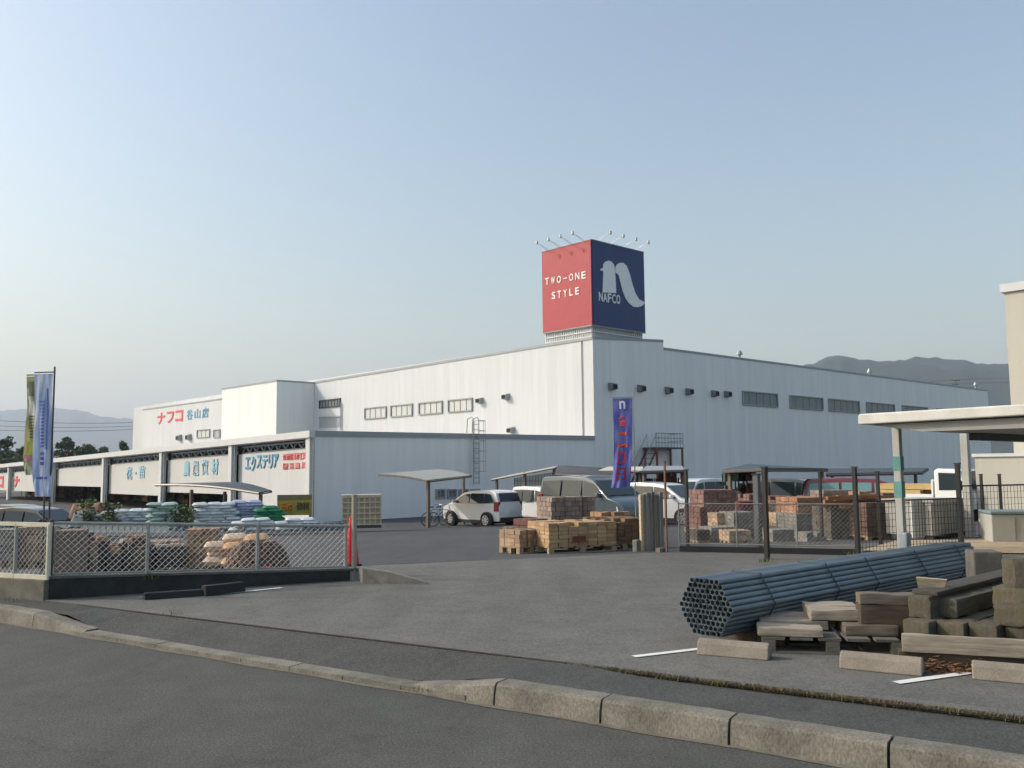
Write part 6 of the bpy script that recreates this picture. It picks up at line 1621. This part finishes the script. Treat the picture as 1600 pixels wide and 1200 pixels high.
# cream lattice crate
g = at(534, 826, 34.5); cr_ = thing('lattice_crate', 'cream slatted crate standing before the shaded shed wall', 'crate', g)
CRM = M('cream_crate', rgb(196, 184, 156), .7, .12, 4); dd = Vector((.98, .2, 0)).normalized(); ee = Vector((-.2, .98, 0)); wC, hC = 1.5, 1.22
MB().obox(g + dd * .03 + ee * .04 + Z * .12, dd * (wC - .06), ee * .9, Z * (hC - .2)).build('filling', M('crate_fill', rgb(168, 156, 132), .8, .2, 3), cr_)
mb = MB()
for k in range(8): mb.obox(g + dd * (wC - .05) * k / 7 + Z * .1, dd * .05, ee * .03, Z * (hC - .1))
for k in range(6): mb.obox(g - ee * .012 + Z * (.12 + (hC - .18) * k / 5), dd * wC, ee * .03, Z * .05)
mb.build('slats', CRM, cr_); MB().obox(g - ee * .02 + Z * hC, dd * wC, ee * 1.0, Z * .05).build('lid', CRM, cr_); MB().obox(g, dd * wC, ee * 1.0, Z * .1).build('base', DSTEEL, cr_)
# near row of bricks and sacks right behind the fence
for (px, py, Y, w_, dp, h, nx, ny, nz, mat, lb, pal) in (
        (84, 900, 12.6, .36, .5, .66, 1, 1, 1, tone('slab_brown', rgb(126, 108, 96), .12), 'tall brown grey slab just right of the corner post', False),
        (112, 896, 14.5, 1.0, .6, .24, 7, 3, 3, TANB, 'low tan brick row left of the cardboard carton', True),
        (158, 872, 15.2, .17, .2, .20, 1, 1, 1, M('carton', rgb(196, 158, 108), .85, .08, 4), 'small cardboard carton standing on the low bricks', False),
        (180, 898, 14.8, .95, .6, .40, 6, 3, 4, PAV_G, 'brown grey paver pack behind the second fence post, left', True),
        (290, 897, 14.0, .45, .5, .56, 4, 3, 6, TANB, 'tan brick pack standing tallest behind the fence', True),
        (245, 900, 13.8, .42, .5, .32, 4, 3, 4, DKSTONE, 'dark stone pack left of the tallest tan brick pack', True),
        (330, 902, 13.4, .95, .7, .18, 5, 3, 2, DKSTONE, 'low dark stone pack under the pale sacks', True),
        (20, 890, 13.5, .5, .5, .5, 3, 3, 4, PAV_B, 'buff pack behind the pale fence at the left edge', True),
        (-30, 890, 13.2, .45, .5, .45, 3, 3, 4, STONE, 'grey stone pack cut by the left photo edge', True)):
    pack(px, py, Y, w_, dp, h, nx, ny, nz, mat, lb, pal=pal, d=Vector((.97, .24, 0)), group='packs behind the left fence', topmiss=0 if nx < 3 else .15)
bag_pile(340, 884, 13.4, 2, 4, 'pale', 'pale sack in the heap behind the third fence post', 'pale sacks', sp=.3, ny=1)
bag_pile(372, 886, 13.2, 2, 4, 'tan', 'tan sack in the heap behind the third fence post', 'tan sacks', sp=.3, ny=1)
for ob in [o for o in bpy.data.objects if o.name.startswith('bag') and o.get('group') in ('pale sacks', 'tan sacks')]: ob.scale = (.66, .66, .9)
LB = {'tan': tone('loose_tan', rgb(190, 150, 112)), 'white': tone('loose_white', rgb(206, 200, 190)), 'brown': tone('loose_brown', rgb(128, 98, 80))}
rnd = random.Random(91)
for k in range(34):
    cn = rnd.choice(('tan', 'white', 'brown')); px = rnd.uniform(112, 300); g = at(px, 735, 13.9 + rnd.uniform(-.3, .6)); zt_ = at(px, rnd.uniform(838, 866), g.y).z
    mb = MB(); mb.box((g.x, g.y, zt_), (rnd.uniform(.08, .2), rnd.uniform(.08, .14), rnd.uniform(.04, .09)), (math.cos(k), math.sin(k), 0))
    base_ = MB().box((g.x, g.y, (zt_ - .02 + gz(g.x, g.y)) / 2), (.2, .16, max(.05, zt_ - .06 - gz(g.x, g.y))), (math.cos(k * 1.7), math.sin(k * 1.7), 0))
    tag(mb.build('loose_block', LB[cn], bevel=.006), cn + ' loose block lying on the jumbled stock behind the chain link fence', 'block', cn + ' loose blocks behind the fence')
    tag(base_.build('stone_block', DKSTONE, bevel=.01), 'dark stone block standing under the loose blocks behind the chain link fence', 'block', 'dark stone blocks behind the fence')
# dark brick mound curving down to the right
mb = MB(); rnd = random.Random(6); c0 = at(402, 896, 13.0)
for k in range(8):
    rr = .42 * math.sqrt(max(0, 1 - (k / 8.2) ** 2)); n = max(3, int(rr * 2 * 3.14 / .12))
    for i in range(n):
        a = 2 * math.pi * i / n + k * .3; d = Vector((math.cos(a), math.sin(a), 0)); t_ = Vector((-d.y, d.x, 0)); mb.obox(c0 + d * (rr - .06) - t_ * .05 + Z * (.058 * k), t_ * .1, d * .1, Z * .052)
tag(mb.build('brick_mound', M('mound_brick', rgb(112, 88, 76), .9, .3, 6, .3)), 'rounded mound of dark bricks at the right end behind the fence', 'brick mound')
g = at(398, 893, 12.6); cd = thing('plastic_crate', 'small red plastic crate at the foot of the third fence post', 'crate', g)
RP = M('red_crate', rgb(196, 40, 46), .5, .1, 4); mb = MB()
for (a, b, c, d_) in ((0, 0, .2, .012), (0, .14, .2, .012), (0, 0, .012, .15), (.19, 0, .012, .15)): mb.obox(g + Vector((a, b, 0)), (c, 0, 0), (0, d_, 0), (0, 0, .09))
mb.build('sides', RP, cd); MB().obox(g + Vector((.012, .012, 0)), (.176, 0, 0), (0, .126, 0), (0, 0, .012)).build('floor', RP, cd)
# tarpaulin covered heaps by the shed
for px, py, Y, w_, h, c, lb in ((97, 828, 36, 1.6, 1.0, rgb(140, 104, 78), 'brown tarpaulin covered heap beside the black car'), (130, 826, 37, .8, .9, rgb(84, 64, 54), 'dark brown covered heap left of the grey bags'), (104, 826, 33, .75, .62, rgb(120, 128, 130), 'grey metal cabinet before the brown tarpaulin heap')):
    g = at(px, py, Y); mb = MB()
    mb.grid(lambda u, v: g + Vector(((u - .0) * w_ + .04 * math.sin(v * 9), v * 1.1, h * (min(1, 6 * u) * min(1, 6 * (1 - u)) * min(1, 5 * v + .02) * min(1, 5 * (1 - v) + .02)) ** .6 * (1 + .1 * noise.noise(Vector((u * 5, v * 5, px)))))), 18, 14)
    tag(mb.build('covered_heap' if w_ != .75 else 'metal_cabinet', M('tarp_%d' % px, c, .7, .2, 3, .2), smooth=True, angle=60), lb, 'heap' if w_ != .75 else 'cabinet')
# shrubs for sale among the bags
def shrub(px, py, Y, h, w_, label, mt):
    g = at(px, py, Y); t = thing('potted_shrub', label, 'shrub', g, 0, 'shrubs among the bags'); rnd = random.Random(int(px)); MB().tube(g, g + Z * .22, .12, 10, True, .16).build('pot', POTB, t)
    mb = MB()
    for _ in range(5): mb.tube(g + Z * .2, g + Vector((rnd.gauss(0, w_ * .3), rnd.gauss(0, w_ * .3), h * rnd.uniform(.5, .9))), .012, 4)
    mb.build('stem', BARK, t); mb = MB()
    for _ in range(170):
        p = g + Vector((rnd.gauss(0, w_ * .33), rnd.gauss(0, w_ * .33), .25 + (h - .25) * rnd.random())); a = Vector((rnd.gauss(0, 1), rnd.gauss(0, 1), rnd.gauss(0, .6))).normalized() * .07; b = a.orthogonal() * .5; mb.add([p - a, p + b, p + a, p - b], [(0, 1, 2, 3)])
    mb.build('foliage', mt, t)
shrub(136, 829, 33, 1.15, .5, 'green shrub left of the grey bags', LEAF2); shrub(277, 830, 32.8, .95, .5, 'green shrub between the mint and the white bags', LEAF); shrub(291, 830, 33, .85, .45, 'olive shrub left of the tall white bags', LEAF2); shrub(170, 829, 32.8, 1.0, .4, 'thin olive shrub behind the white footings', LEAF2)

# ------------------------------------------------------------------ the hazy air
zlo, zhi = -3.0, 620.0
hz = MB().obox((-8000, -700, zlo), (16000, 0, 0), (0, 8600, 0), (0, 0, zhi - zlo)).build('haze', None or M('haze_tmp', (1, 1, 1, 1)))
hm = bpy.data.materials.new('haze_air'); hm.use_nodes = True; t = hm.node_tree; t.nodes.clear()
pv = t.nodes.new('ShaderNodeVolumePrincipled'); pv.inputs['Color'].default_value = (.76, .845, 1.0, 1); pv.inputs['Density'].default_value = 1.7e-4; pv.inputs['Anisotropy'].default_value = .2
ou = t.nodes.new('ShaderNodeOutputMaterial'); t.links.new(pv.outputs[0], ou.inputs['Volume'])
hz.data.materials.clear(); hz.data.materials.append(hm); stuff(hz, 'thin pale haze filling the air towards the hills', 'haze')
